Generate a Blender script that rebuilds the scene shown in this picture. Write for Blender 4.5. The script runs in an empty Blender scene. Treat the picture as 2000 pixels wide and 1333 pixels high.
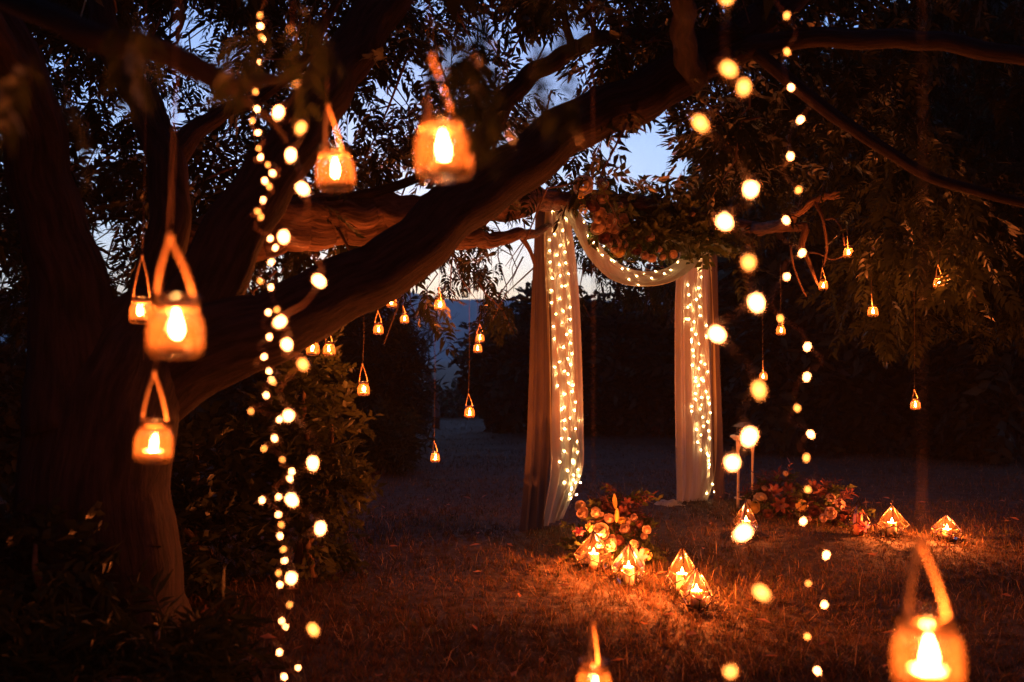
import bpy, bmesh, math, random
import numpy as np
from mathutils import Vector, Matrix, noise
from mathutils.bvhtree import BVHTree

R = math.radians
rng = np.random.default_rng(11)
random.seed(11)
sc = bpy.context.scene
C = sc.collection

# ------------------------------------------------------------------ camera
FPX = 35.0 / 36.0 * 2000.0
CAM_Z = 1.4
PITCH = math.atan(33.5 / FPX)
cam_d = bpy.data.cameras.new('camera')
cam = bpy.data.objects.new('camera', cam_d)
C.objects.link(cam)
cam.location = (0, 0, CAM_Z)
cam.rotation_euler = (R(90) + PITCH, 0, 0)
cam_d.lens = 35.0
cam_d.sensor_width = 36.0
cam_d.clip_start = 0.05
cam_d.clip_end = 6000.0
cam_d.dof.use_dof = True
cam_d.dof.focus_distance = 7.6
cam_d.dof.aperture_fstop = 2.0
cam_d.dof.aperture_blades = 9
cam_d.dof.aperture_rotation = R(12)
sc.camera = cam

# ------------------------------------------------------------------ world, sun, exposure
SUN_EL, SUN_ROT = R(3.5), R(-6)
world = bpy.data.worlds.new('World')
sc.world = world
world.use_nodes = True
wn, wl = world.node_tree.nodes, world.node_tree.links
wn.clear()
w_out = wn.new('ShaderNodeOutputWorld')
w_bg = wn.new('ShaderNodeBackground')
w_sky = wn.new('ShaderNodeTexSky')
w_sky.sky_type = 'NISHITA'
w_sky.sun_disc = False
w_sky.sun_elevation = SUN_EL
w_sky.sun_rotation = SUN_ROT
w_sky.air_density = 1.0
w_sky.dust_density = 0.2
w_sky.ozone_density = 2.0
w_bg.inputs['Strength'].default_value = 0.108
w_tint = wn.new('ShaderNodeMix')                 # dusk white balance: a little violet
w_tint.data_type = 'RGBA'
w_tint.blend_type = 'MULTIPLY'
w_tint.inputs['Factor'].default_value = 1.0
w_tint.inputs[7].default_value = (0.84, 0.92, 1.42, 1)
wl.new(w_sky.outputs[0], w_tint.inputs[6])
wl.new(w_tint.outputs[2], w_bg.inputs['Color'])
wl.new(w_bg.outputs[0], w_out.inputs['Surface'])

sun_d = bpy.data.lights.new('sun', 'SUN')
sun_d.energy = 0.03
sun_d.angle = R(10)
sun_d.color = (1.0, 0.85, 0.75)
sun = bpy.data.objects.new('sun', sun_d)
C.objects.link(sun)
sun.rotation_euler = (R(90) - SUN_EL, 0, R(180) - SUN_ROT)

vs = sc.view_settings
vs.view_transform = 'Standard'
vs.look = 'None'
vs.exposure = 1.6
vs.gamma = 1.0
vs.use_curve_mapping = False
sc.render.engine = 'CYCLES'
cy = sc.cycles
cy.use_denoising = True
cy.max_bounces = 5
cy.diffuse_bounces = 2
cy.glossy_bounces = 3
cy.transmission_bounces = 5
cy.transparent_max_bounces = 10
cy.use_adaptive_sampling = True
cy.adaptive_threshold = 0.035
cy.sample_clamp_indirect = 3.0
cy.caustics_reflective = False
cy.caustics_refractive = False
cy.use_light_tree = True

FLAME_W = 4.0          # watts of one tealight in a hanging jar
LANTERN_W = 30.0        # watts of one pillar candle in a ground lantern
WARM = (1.0, 0.18, 0.03)


def at(px, py, d):
    """world point that photo pixel (px, py) sees at forward distance d"""
    a = (px - 1000.0) / FPX
    b = (666.5 - py) / FPX
    y = math.cos(PITCH) - b * math.sin(PITCH)
    z = math.sin(PITCH) + b * math.cos(PITCH)
    k = d / y
    return Vector((a * k, d, CAM_Z + z * k))


def gz(x, y):
    """height of the uneven meadow"""
    return (0.035 * math.sin(0.9 * x + 0.4) * math.cos(0.7 * y) + 0.02 * math.sin(2.3 * x + 1.1 * y)
            + 0.012 * math.sin(5.1 * y - 2.2 * x)) * max(0.0, 1 - math.hypot(x, y) / 60.0)


def on_ground(px, d):
    p = at(px, 700, d)
    return Vector((p.x, d, gz(p.x, d)))


# ------------------------------------------------------------------ materials
M = {}


def new_mat(name):
    m = bpy.data.materials.new(name)
    m.use_nodes = True
    nt = m.node_tree
    nt.nodes.clear()
    out = nt.nodes.new('ShaderNodeOutputMaterial')
    M[name] = m
    return m, nt, nt.nodes, nt.links, out


def noise_ramp(nt, scale, stops, detail=5, coords='Object', stretch=None, rough=0.6):
    n, l = nt.nodes, nt.links
    tc = n.new('ShaderNodeTexCoord')
    mp = n.new('ShaderNodeMapping')
    if stretch:
        mp.inputs['Scale'].default_value = stretch
    l.new(tc.outputs[coords], mp.inputs['Vector'])
    nz = n.new('ShaderNodeTexNoise')
    nz.inputs['Scale'].default_value = scale
    nz.inputs['Detail'].default_value = detail
    nz.inputs['Roughness'].default_value = rough
    l.new(mp.outputs[0], nz.inputs['Vector'])
    cr = n.new('ShaderNodeValToRGB')
    el = cr.color_ramp.elements
    while len(el) < len(stops):
        el.new(0.5)
    for e, (p, c) in zip(el, stops):
        e.position = p
        e.color = (*c, 1)
    l.new(nz.outputs['Fac'], cr.inputs['Fac'])
    return nz, cr, mp


def principled(name, col=None, rough=0.7, stops=None, scale=6, bump=0.0, stretch=None, spec=0.3, metallic=0.0, sss=0.0,
               detail=5, bump_dist=0.01, **kw):
    m, nt, n, l, out = new_mat(name)
    b = n.new('ShaderNodeBsdfPrincipled')
    b.inputs['Roughness'].default_value = rough
    b.inputs['Specular IOR Level'].default_value = spec
    b.inputs['Metallic'].default_value = metallic
    if stops is None:
        c = col
        stops = [(0.3, tuple(x * 0.82 for x in c)), (0.7, tuple(min(1, x * 1.15) for x in c))]
    nz, cr, mp = noise_ramp(nt, scale, stops, stretch=stretch, detail=detail)
    l.new(cr.outputs[0], b.inputs['Base Color'])
    if bump:
        bp = n.new('ShaderNodeBump')
        bp.inputs['Strength'].default_value = bump
        bp.inputs['Distance'].default_value = bump_dist
        l.new(nz.outputs['Fac'], bp.inputs['Height'])
        l.new(bp.outputs[0], b.inputs['Normal'])
    if sss:
        b.inputs['Subsurface Weight'].default_value = sss
        b.inputs['Subsurface Radius'].default_value = (1.0, 0.5, 0.2)
        b.inputs['Subsurface Scale'].default_value = 0.02
    l.new(b.outputs[0], out.inputs['Surface'])
    return m


def leafy(name, c0, c1, transl=0.35, scale=1.2, gloss=0.015):
    m, nt, n, l, out = new_mat(name)
    nz, cr, mp = noise_ramp(nt, scale, [(0.35, c0), (0.65, c1)], detail=3)
    df = n.new('ShaderNodeBsdfDiffuse')
    tr = n.new('ShaderNodeBsdfTranslucent')
    l.new(cr.outputs[0], df.inputs['Color'])
    l.new(cr.outputs[0], tr.inputs['Color'])
    mx = n.new('ShaderNodeMixShader')
    mx.inputs[0].default_value = transl
    l.new(df.outputs[0], mx.inputs[1])
    l.new(tr.outputs[0], mx.inputs[2])
    gl = n.new('ShaderNodeBsdfGlossy')
    gl.inputs['Roughness'].default_value = 0.45
    gl.inputs['Color'].default_value = (0.6, 0.6, 0.6, 1)
    fr = n.new('ShaderNodeFresnel')
    fr.inputs['IOR'].default_value = 1.35
    ml = n.new('ShaderNodeMath')
    ml.operation = 'MULTIPLY'
    ml.inputs[1].default_value = gloss * 8
    l.new(fr.outputs[0], ml.inputs[0])
    m2 = n.new('ShaderNodeMixShader')
    l.new(ml.outputs[0], m2.inputs[0])
    l.new(mx.outputs[0], m2.inputs[1])
    l.new(gl.outputs[0], m2.inputs[2])
    l.new(m2.outputs[0], out.inputs['Surface'])
    return m


def glassy(name, tint, haze_col, haze, rough=0.03, ior=1.45):
    """thin clear glass: see-through, a Fresnel sheen, and a faint dust haze tinted amber to imitate candle glow"""
    m, nt, n, l, out = new_mat(name)
    tp = n.new('ShaderNodeBsdfTransparent')
    tp.inputs['Color'].default_value = (*tint, 1)
    gl = n.new('ShaderNodeBsdfGlossy')
    gl.inputs['Roughness'].default_value = rough
    fr = n.new('ShaderNodeFresnel')
    fr.inputs['IOR'].default_value = ior
    mx = n.new('ShaderNodeMixShader')
    l.new(fr.outputs[0], mx.inputs[0])
    l.new(tp.outputs[0], mx.inputs[1])
    l.new(gl.outputs[0], mx.inputs[2])
    nz, cr, mp = noise_ramp(nt, 38, [(0.3, (0.35, 0.35, 0.35)), (0.75, (1, 1, 1))], detail=4)
    tl = n.new('ShaderNodeBsdfTranslucent')
    tl.inputs['Color'].default_value = (*haze_col, 1)
    df = n.new('ShaderNodeBsdfDiffuse')
    df.inputs['Color'].default_value = (*haze_col, 1)
    mh = n.new('ShaderNodeMixShader')
    mh.inputs[0].default_value = 0.3
    l.new(tl.outputs[0], mh.inputs[1])
    l.new(df.outputs[0], mh.inputs[2])
    ml = n.new('ShaderNodeMath')
    ml.operation = 'MULTIPLY'
    ml.inputs[1].default_value = haze
    l.new(cr.outputs[0], ml.inputs[0])
    m2 = n.new('ShaderNodeMixShader')
    l.new(ml.outputs[0], m2.inputs[0])
    l.new(mx.outputs[0], m2.inputs[1])
    l.new(mh.outputs[0], m2.inputs[2])
    l.new(m2.outputs[0], out.inputs['Surface'])
    return m


def glow(name, col, strength):
    m, nt, n, l, out = new_mat(name)
    e = n.new('ShaderNodeEmission')
    e.inputs['Color'].default_value = (*col, 1)
    e.inputs['Strength'].default_value = strength
    l.new(e.outputs[0], out.inputs['Surface'])
    return m


def cloth(name, c0, c1, transl):
    m, nt, n, l, out = new_mat(name)
    nz, cr, mp = noise_ramp(nt, 3.0, [(0.3, c0), (0.7, c1)], detail=4, stretch=(6, 6, 0.6))
    nz2, cr2, mp2 = noise_ramp(nt, 900, [(0.3, (0, 0, 0)), (0.7, (1, 1, 1))], detail=1)
    bp = n.new('ShaderNodeBump')
    bp.inputs['Strength'].default_value = 0.15
    bp.inputs['Distance'].default_value = 0.001
    l.new(nz2.outputs['Fac'], bp.inputs['Height'])
    df = n.new('ShaderNodeBsdfDiffuse')
    tr = n.new('ShaderNodeBsdfTranslucent')
    for s in (df, tr):
        l.new(cr.outputs[0], s.inputs['Color'])
        l.new(bp.outputs[0], s.inputs['Normal'])
    mx = n.new('ShaderNodeMixShader')
    mx.inputs[0].default_value = transl
    l.new(df.outputs[0], mx.inputs[1])
    l.new(tr.outputs[0], mx.inputs[2])
    l.new(mx.outputs[0], out.inputs['Surface'])
    return m


def bark(name, dark, light, scale=9):
    m, nt, n, l, out = new_mat(name)
    b = n.new('ShaderNodeBsdfPrincipled')
    b.inputs['Roughness'].default_value = 0.85
    b.inputs['Specular IOR Level'].default_value = 0.2
    uv = n.new('ShaderNodeUVMap')
    mp = n.new('ShaderNodeMapping')
    mp.inputs['Scale'].default_value = (scale * 1.6, scale * 0.30, 1)
    l.new(uv.outputs[0], mp.inputs['Vector'])
    nz = n.new('ShaderNodeTexNoise')
    nz.inputs['Scale'].default_value = 1.6
    nz.inputs['Detail'].default_value = 7
    nz.inputs['Roughness'].default_value = 0.7
    nz.inputs['Distortion'].default_value = 0.3
    l.new(mp.outputs[0], nz.inputs['Vector'])
    cr = n.new('ShaderNodeValToRGB')
    cr.color_ramp.elements[0].position = 0.38
    cr.color_ramp.elements[0].color = (*dark, 1)
    cr.color_ramp.elements[1].position = 0.66
    cr.color_ramp.elements[1].color = (*light, 1)
    l.new(nz.outputs['Fac'], cr.inputs['Fac'])
    l.new(cr.outputs[0], b.inputs['Base Color'])
    bp = n.new('ShaderNodeBump')
    bp.inputs['Strength'].default_value = 0.9
    bp.inputs['Distance'].default_value = 0.03
    l.new(nz.outputs['Fac'], bp.inputs['Height'])
    l.new(bp.outputs[0], b.inputs['Normal'])
    l.new(b.outputs[0], out.inputs['Surface'])
    return m


bark('bark', (0.007, 0.0045, 0.004), (0.036, 0.021, 0.018))  # darker copy: shade put into the colour of trunk and high limbs
bark('bark_lit', (0.03, 0.016, 0.011), (0.20, 0.115, 0.08), 12)  # paler copy: lantern light put into the colour of the lit limbs
principled('twig_bark', (0.10, 0.06, 0.04), 0.9, scale=20)
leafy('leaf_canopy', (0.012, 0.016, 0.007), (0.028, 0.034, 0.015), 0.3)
leafy('leaf_shrub', (0.025, 0.033, 0.011), (0.075, 0.08, 0.03), 0.35)
leafy('leaf_far', (0.016, 0.022, 0.012), (0.04, 0.045, 0.022), 0.25, 0.6, gloss=0.03)
leafy('leaf_floral', (0.03, 0.05, 0.016), (0.075, 0.09, 0.03), 0.35, 8)
leafy('grass_dry', (0.06, 0.034, 0.018), (0.19, 0.105, 0.05), 0.3, 1.1, gloss=0.0)
leafy('grass_green', (0.03, 0.035, 0.014), (0.085, 0.08, 0.032), 0.3, 0.9, gloss=0.0)
leafy('straw', (0.22, 0.14, 0.07), (0.40, 0.27, 0.14), 0.3, 2.0, gloss=0.0)
leafy('fallen_leaf', (0.25, 0.10, 0.06), (0.45, 0.22, 0.12), 0.3, 5.0)
principled('soil', rough=0.95, stops=[(0.3, (0.018, 0.013, 0.009)), (0.5, (0.05, 0.034, 0.02)), (0.72, (0.085, 0.06, 0.032))],
           scale=9.0, bump=0.9, bump_dist=0.04, detail=12)
principled('hill_forest', rough=1.0, stops=[(0.35, (0.035, 0.05, 0.05)), (0.65, (0.07, 0.08, 0.075))], scale=0.02, detail=8, spec=0.0)
glassy('jar_glass', (0.95, 0.93, 0.88), (0.95, 0.66, 0.36), 0.009)  # amber scatter tint puts candle glow into the glass
glassy('pane_glass', (0.96, 0.95, 0.93), (0.95, 0.70, 0.40), 0.0045)
glassy('halo_glass', (0.98, 0.96, 0.92), (1.0, 0.55, 0.22), 0.07)  # amber shell added to give each bulb an orange halo
principled('twine', (0.42, 0.28, 0.14), 0.95, scale=300, bump=0.5, bump_dist=0.002)
principled('cord_dark', (0.13, 0.08, 0.05), 0.9, scale=200)
principled('wax', (0.85, 0.78, 0.62), 0.45, scale=20, sss=0.8, spec=0.4)
principled('wax_pink', (0.75, 0.30, 0.20), 0.5, scale=30, sss=0.4)
principled('tin', (0.6, 0.58, 0.55), 0.35, scale=60, metallic=0.9)
principled('wick', (0.02, 0.015, 0.012), 0.9, scale=100)
principled('lantern_metal', (0.05, 0.03, 0.018), 0.45, scale=60, metallic=0.6)
principled('wire', (0.10, 0.05, 0.03), 0.5, scale=80)
principled('copper_wire', (0.5, 0.28, 0.14), 0.4, scale=80, metallic=0.7)
principled('stand_paint', (0.62, 0.52, 0.42), 0.6, scale=40, bump=0.3)
principled('dark_wood', (0.045, 0.03, 0.022), 0.6, scale=25, stretch=(1, 1, 8))
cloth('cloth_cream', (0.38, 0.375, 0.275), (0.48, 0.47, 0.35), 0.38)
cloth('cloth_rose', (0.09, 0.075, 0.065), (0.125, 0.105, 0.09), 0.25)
leafy('petal_cream', (0.62, 0.50, 0.34), (0.75, 0.62, 0.45), 0.35, 12, gloss=0.03)
leafy('petal_peach', (0.58, 0.42, 0.30), (0.70, 0.52, 0.38), 0.35, 12, gloss=0.03)
leafy('petal_rose', (0.42, 0.29, 0.24), (0.54, 0.38, 0.32), 0.35, 12, gloss=0.03)
leafy('petal_wine', (0.09, 0.03, 0.03), (0.16, 0.055, 0.05), 0.3, 12, gloss=0.03)
leafy('petal_pink', (0.50, 0.14, 0.17), (0.62, 0.22, 0.24), 0.35, 12, gloss=0.03)
leafy('petal_yellow', (0.60, 0.42, 0.10), (0.72, 0.55, 0.18), 0.35, 12, gloss=0.03)
glow('flame_glow', (1.0, 0.50, 0.15), 26.0)
_nt = M['flame_glow'].node_tree                 # a flame is gas: it glows and one sees through it
_tp, _ad = _nt.nodes.new('ShaderNodeBsdfTransparent'), _nt.nodes.new('ShaderNodeAddShader')
_nt.links.new(_nt.nodes['Emission'].outputs[0], _ad.inputs[0])
_nt.links.new(_tp.outputs[0], _ad.inputs[1])
_nt.links.new(_ad.outputs[0], _nt.nodes['Material Output'].inputs['Surface'])
glow('bulb_bright', (1.0, 0.34, 0.105), 20.0)
glow('bulb_amber', (1.0, 0.28, 0.05), 4.5)
glow('micro_bulb', (1.0, 0.58, 0.25), 330.0)


# ------------------------------------------------------------------ mesh helpers
class MB:
    def __init__(self):
        self.v, self.f, self.uv = [], [], []

    def add(self, vs_, fs_, uvs=None):
        o = len(self.v)
        self.v.extend([tuple(p) for p in vs_])
        self.uv.extend(uvs if uvs is not None else [(0, 0)] * len(vs_))
        self.f.extend([tuple(i + o for i in f) for f in fs_])

    def box(self, c, s, rz=0.0):
        cx, cy_, cz = c
        hx, hy, hz = s[0] / 2, s[1] / 2, s[2] / 2
        ca, sa = math.cos(rz), math.sin(rz)
        v = []
        for dz in (-hz, hz):
            for dx, dy in ((-hx, -hy), (hx, -hy), (hx, hy), (-hx, hy)):
                v.append((cx + dx * ca - dy * sa, cy_ + dx * sa + dy * ca, cz + dz))
        self.add(v, [(0, 3, 2, 1), (4, 5, 6, 7), (0, 1, 5, 4), (1, 2, 6, 5), (2, 3, 7, 6), (3, 0, 4, 7)])

    def lathe(self, prof, seg=16, c=(0, 0, 0), close=False):
        v, f = [], []
        n = len(prof)
        for i in range(seg):
            a = 2 * math.pi * i / seg
            for r, z in prof:
                v.append((c[0] + r * math.cos(a), c[1] + r * math.sin(a), c[2] + z))
        for i in range(seg):
            j = (i + 1) % seg
            for k in range(n - 1):
                f.append((i * n + k, j * n + k, j * n + k + 1, i * n + k + 1))
        self.add(v, f)

    def tube(self, pts, rad, seg=6, cap=True, ripple=None):
        pts = [Vector(p) for p in pts]
        n = len(pts)
        rads = rad if hasattr(rad, '__len__') else [rad] * n
        T = [(pts[min(i + 1, n - 1)] - pts[max(i - 1, 0)]).normalized() for i in range(n)]
        up = Vector((0, 0, 1)) if abs(T[0].z) < 0.9 else Vector((1, 0, 0))
        N = (up - T[0] * up.dot(T[0])).normalized()
        v, f, uv = [], [], []
        L = 0.0
        for i in range(n):
            if i:
                L += (pts[i] - pts[i - 1]).length
                N = (N - T[i] * N.dot(T[i])).normalized()
            B = T[i].cross(N)
            for k in range(seg):
                a = 2 * math.pi * k / seg
                r = rads[i]
                if ripple:
                    r *= ripple(a, L, i)
                v.append(pts[i] + (N * math.cos(a) + B * math.sin(a)) * r)
                uv.append((abs(2 * k / seg - 1) * max(0.3, rads[0] * 3), L))
        for i in range(n - 1):
            for k in range(seg):
                k2 = (k + 1) % seg
                f.append((i * seg + k, i * seg + k2, (i + 1) * seg + k2, (i + 1) * seg + k))
        if cap:
            f.append(tuple(range(seg - 1, -1, -1)))
            f.append(tuple((n - 1) * seg + k for k in range(seg)))
        self.add(v, f, uv)

    def mesh(self, name, mat, smooth=True):
        me = bpy.data.meshes.new(name)
        me.from_pydata(self.v, [], self.f)
        me.materials.append(M[mat])
        if smooth:
            me.shade_smooth()
        ul = me.uv_layers.new(name='UVMap')
        idx = np.empty(len(me.loops), np.int32)
        me.loops.foreach_get('vertex_index', idx)
        ul.data.foreach_set('uv', np.asarray(self.uv, np.float32)[idx].ravel())
        me.update()
        return me

    def build(self, name, mat, parent=None, smooth=True):
        return obj(name, self.mesh(name, mat, smooth), parent)


def obj(name, me, parent=None):
    o = bpy.data.objects.new(name, me)
    C.objects.link(o)
    if parent:
        o.parent = parent
    return o


def np_mesh(name, V, F, mat, smooth=False):
    """mesh from a vertex array and a triangle array"""
    me = bpy.data.meshes.new(name)
    me.vertices.add(len(V))
    me.vertices.foreach_set('co', np.ascontiguousarray(V, np.float32).ravel())
    nf = len(F)
    me.loops.add(nf * 3)
    me.loops.foreach_set('vertex_index', np.ascontiguousarray(F, np.int32).ravel())
    me.polygons.add(nf)
    me.polygons.foreach_set('loop_start', np.arange(0, nf * 3, 3, dtype=np.int32))
    me.polygons.foreach_set('loop_total', np.full(nf, 3, np.int32))
    me.materials.append(M[mat])
    me.update(calc_edges=True)
    if smooth:
        me.shade_smooth()
    return me


def thing(name, label, cat, loc=(0, 0, 0), group=None, rz=0.0):
    o = bpy.data.objects.new(name, None)
    o.empty_display_size = 0.1
    C.objects.link(o)
    o.location = loc
    o.rotation_euler = (0, 0, rz)
    o['label'] = label
    o['category'] = cat
    if group:
        o['group'] = group
    return o


def tag(o, label, cat, group=None):
    o['label'] = label
    o['category'] = cat
    if group:
        o['group'] = group
    return o


def spline(pts, n):
    """Catmull-Rom through points of any dimension"""
    P = [np.asarray(p, float) for p in pts]
    P = [2 * P[0] - P[1]] + P + [2 * P[-1] - P[-2]]
    out = []
    segs = len(P) - 3
    for i in range(n):
        t = i / (n - 1) * segs
        k = min(int(t), segs - 1)
        u = t - k
        a, b, c, d = P[k:k + 4]
        out.append(0.5 * ((2 * b) + (-a + c) * u + (2 * a - 5 * b + 4 * c - d) * u * u + (-a + 3 * b - 3 * c + d) * u ** 3))
    return out


def limb_mesh(ctrl, seg=36, step=0.045, mat='bark', rough=0.08, name='limb'):
    """ctrl: (point, radius) pairs; a bark tube with lengthwise ridges and lumps"""
    c4 = [(*p, r) for p, r in ctrl]
    L = sum((Vector(c4[i + 1][:3]) - Vector(c4[i][:3])).length for i in range(len(c4) - 1))
    n = max(8, int(L / step))
    S = spline(c4, n)
    ph = [random.uniform(0, 6.3) for _ in range(8)]

    def ripple(a, l, i):
        r0 = 1 + rough * (0.55 * math.sin(3 * a + ph[0] + 0.9 * l) + 0.4 * math.sin(5 * a + ph[1] - 0.7 * l)
                          + 0.35 * math.sin(2 * a + ph[2] + 3 * l) + 0.5 * math.sin(a + 4.3 * l + ph[4]) * math.sin(1.7 * l + ph[5]))
        if seg < 18:
            return r0
        q = noise.noise(Vector((2.6 * math.cos(a) + ph[6], 2.6 * math.sin(a), 1.6 * l + ph[7])))
        q2 = noise.noise(Vector((6 * math.cos(a) + ph[3], 6 * math.sin(a), 4.5 * l)))
        return r0 + 0.13 * (0.35 - abs(q)) * 0.7 + 0.05 * (0.3 - abs(q2))
    b = MB()
    jp = rng.uniform(0, 6.28, 6)
    jit = [np.array([math.sin(0.31 * i + jp[0]) + 0.6 * math.sin(0.77 * i + jp[1]), math.sin(0.27 * i + jp[2]), math.sin(0.35 * i + jp[3]) + 0.6 * math.sin(0.83 * i + jp[4])]) * 0.012 * min(1, s[3] / 0.05)
           for i, s in enumerate(S)]
    b.tube([s[:3] + j for s, j in zip(S, jit)], [max(0.003, s[3]) for s in S], seg, True, ripple)
    return b.mesh(name, mat)


# ------------------------------------------------------------------ ground, hill
def build_ground():
    rad = [0.0] + list(np.geomspace(0.4, 1850, 116))
    seg = 144
    v = [(0, 6, gz(0, 6))]
    for r in rad[1:]:
        for k in range(seg):
            a = 2 * math.pi * k / seg
            x, y = r * math.cos(a), 6 + r * math.sin(a)
            v.append((x, y, gz(x, y)))
    f = []
    for k in range(seg):
        f.append((0, 1 + k, 1 + (k + 1) % seg))
    for i in range(len(rad) - 2):
        for k in range(seg):
            a, b_ = 1 + i * seg + k, 1 + i * seg + (k + 1) % seg
            f.append((a, a + seg, b_ + seg, b_))
    b = MB()
    b.add(v, f)
    o = b.build('ground', 'soil')
    o['kind'] = 'structure'


build_ground()


def build_hill():
    nx, ny = 90, 14
    v, f = [], []
    for j in range(ny):
        t = j / (ny - 1)
        for i in range(nx):
            s = i / (nx - 1)
            x = -900 + 1500 * s
            ridge = 62 + 16 * math.sin(3.0 * s + 0.6) + 22 * s + 5 * math.sin(17 * s) + 2.5 * math.sin(41 * s + 1) + 1.5 * math.sin(90 * s)
            z = ridge * math.sin(min(1.0, t * 1.6) * math.pi / 2) * (1 if t < 0.62 else 1 - (t - 0.62) * 0.4) + 3 * math.sin(9 * t + 21 * s)
            v.append((x, 900 + 700 * t + 30 * math.sin(5 * s), z - 2))
    for j in range(ny - 1):
        for i in range(nx - 1):
            f.append((j * nx + i, j * nx + i + 1, (j + 1) * nx + i + 1, (j + 1) * nx + i))
    b = MB()
    b.add(v, f)
    o = b.build('hills', 'hill_forest')
    o['kind'] = 'structure'


build_hill()


def build_haze():
    m = bpy.data.materials.new('air')
    m.use_nodes = True
    m.node_tree.nodes.clear()
    o_ = m.node_tree.nodes.new('ShaderNodeOutputMaterial')
    v_ = m.node_tree.nodes.new('ShaderNodeVolumePrincipled')
    v_.inputs['Color'].default_value = (0.82, 0.86, 1.0, 1)
    v_.inputs['Density'].default_value = HAZE_DENSITY
    m.node_tree.links.new(v_.outputs[0], o_.inputs['Volume'])
    M['air'] = m
    b = MB()
    b.box((0, 0, 64), (3900, 3900, 132))
    o = b.build('haze', 'air', smooth=False)
    o['kind'] = 'stuff'
    tag(o, 'thin blue evening haze over the meadow and hills', 'haze')


HAZE_DENSITY = 0.0006
build_haze()


# ------------------------------------------------------------------ grass
def build_blades(name, n, dmin, dmax, hmin, hmax, width, mat, flat, label, mask=None, dpow=1.0):
    u = rng.random(n)
    d = dmin * (dmax / dmin) ** (u ** dpow)
    half = 0.56 * d + 0.4
    x = (rng.random(n) * 2 - 1) * half
    if mask is not None:
        keep = mask(x, d)
        x, d = x[keep], d[keep]
        n = len(x)
    # clump: pull blades towards tuft centres
    tx = np.round(x / 0.16 + 0.35 * np.sin(d * 9)) * 0.16
    td = np.round(d / 0.16 + 0.35 * np.sin(x * 8)) * 0.16
    pull = rng.random(n) * 0.5
    x = x * (1 - pull) + tx * pull + rng.normal(0, 0.015, n)
    d = d * (1 - pull) + td * pull + rng.normal(0, 0.015, n)
    z = np.array([gz(a, b_) for a, b_ in zip(x, d)]) - 0.006
    patch = 0.55 + 0.45 * np.sin(1.7 * x + 0.8 * d + 1.2 * np.sin(1.1 * d)) * np.sin(1.3 * d - 0.6 * x)
    h = (hmin + (hmax - hmin) * rng.random(n) ** 1.6) * (0.6 + 0.6 * patch)
    az = rng.random(n) * 2 * np.pi
    lean = flat * (0.35 + 0.9 * rng.random(n))
    dx, dy = np.cos(az), np.sin(az)
    sx, sy = -dy, dx
    w = width * (0.6 + 0.8 * rng.random(n))
    V = np.zeros((n, 5, 3))
    base = np.stack([x, d, z], 1)
    mid_h, mid_o = h * 0.55 * np.cos(lean * 0.6), h * 0.55 * np.sin(lean * 0.6)
    tip_h, tip_o = mid_h + h * 0.5 * np.cos(lean * 1.5), mid_o + h * 0.5 * np.sin(lean * 1.5)
    side = np.stack([sx, sy, np.zeros(n)], 1)
    fw = np.stack([dx, dy, np.zeros(n)], 1)
    upv = np.array([0, 0, 1.0])
    mid = base + fw * mid_o[:, None] + upv * mid_h[:, None]
    tip = base + fw * tip_o[:, None] + upv * np.maximum(tip_h, 0.012)[:, None]
    V[:, 0] = base - side * w[:, None] / 2
    V[:, 1] = base + side * w[:, None] / 2
    V[:, 2] = mid - side * w[:, None] * 0.42
    V[:, 3] = mid + side * w[:, None] * 0.42
    V[:, 4] = tip
    F0 = np.array([[0, 1, 3], [0, 3, 2], [2, 3, 4]])
    F = (F0[None] + (np.arange(n) * 5)[:, None, None]).reshape(-1, 3)
    o = obj(name, np_mesh(name, V.reshape(-1, 3), F, mat))
    o['kind'] = 'stuff'
    tag(o, label, 'grass')
    return o


build_blades('dry_grass', 270000, 2.6, 26, 0.025, 0.085, 0.0042, 'grass_dry', 1.25, 'dry brown tangled grass covering the meadow', dpow=0.85)
build_blades('green_grass', 90000, 2.6, 22, 0.02, 0.07, 0.0045, 'grass_green', 1.0, 'short dull green grass between the dry tufts', dpow=0.85)
build_blades('straw', 16000, 3.4, 16, 0.06, 0.18, 0.003, 'straw', 1.9, 'long pale straw stalks lying loose over the grass')


# ------------------------------------------------------------------ foliage kit
def leaf_strip(L, W, curve, droop):
    """a sickle leaflet along +X: 6 verts, 4 tris"""
    V = np.array([[0, 0, 0], [0.33 * L, W * 0.5 + curve * 0.25 * L, -droop * 0.1 * L], [0.33 * L, -W * 0.5 + curve * 0.25 * L, -droop * 0.1 * L],
                  [0.7 * L, W * 0.36 + curve * 0.12 * L, -droop * 0.35 * L], [0.7 * L, -W * 0.36 + curve * 0.12 * L, -droop * 0.35 * L],
                  [L, -curve * 0.3 * L, -droop * 0.75 * L]])
    F = np.array([[0, 2, 1], [1, 2, 4], [1, 4, 3], [3, 4, 5]])
    return V, F


def rot_z(a):
    c, s = math.cos(a), math.sin(a)
    return np.array([[c, -s, 0], [s, c, 0], [0, 0, 1]])


def rot_x(a):
    c, s = math.cos(a), math.sin(a)
    return np.array([[1, 0, 0], [0, c, -s], [0, s, c]])


def rot_y(a):
    c, s = math.cos(a), math.sin(a)
    return np.array([[c, 0, s], [0, 1, 0], [-s, 0, c]])


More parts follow.
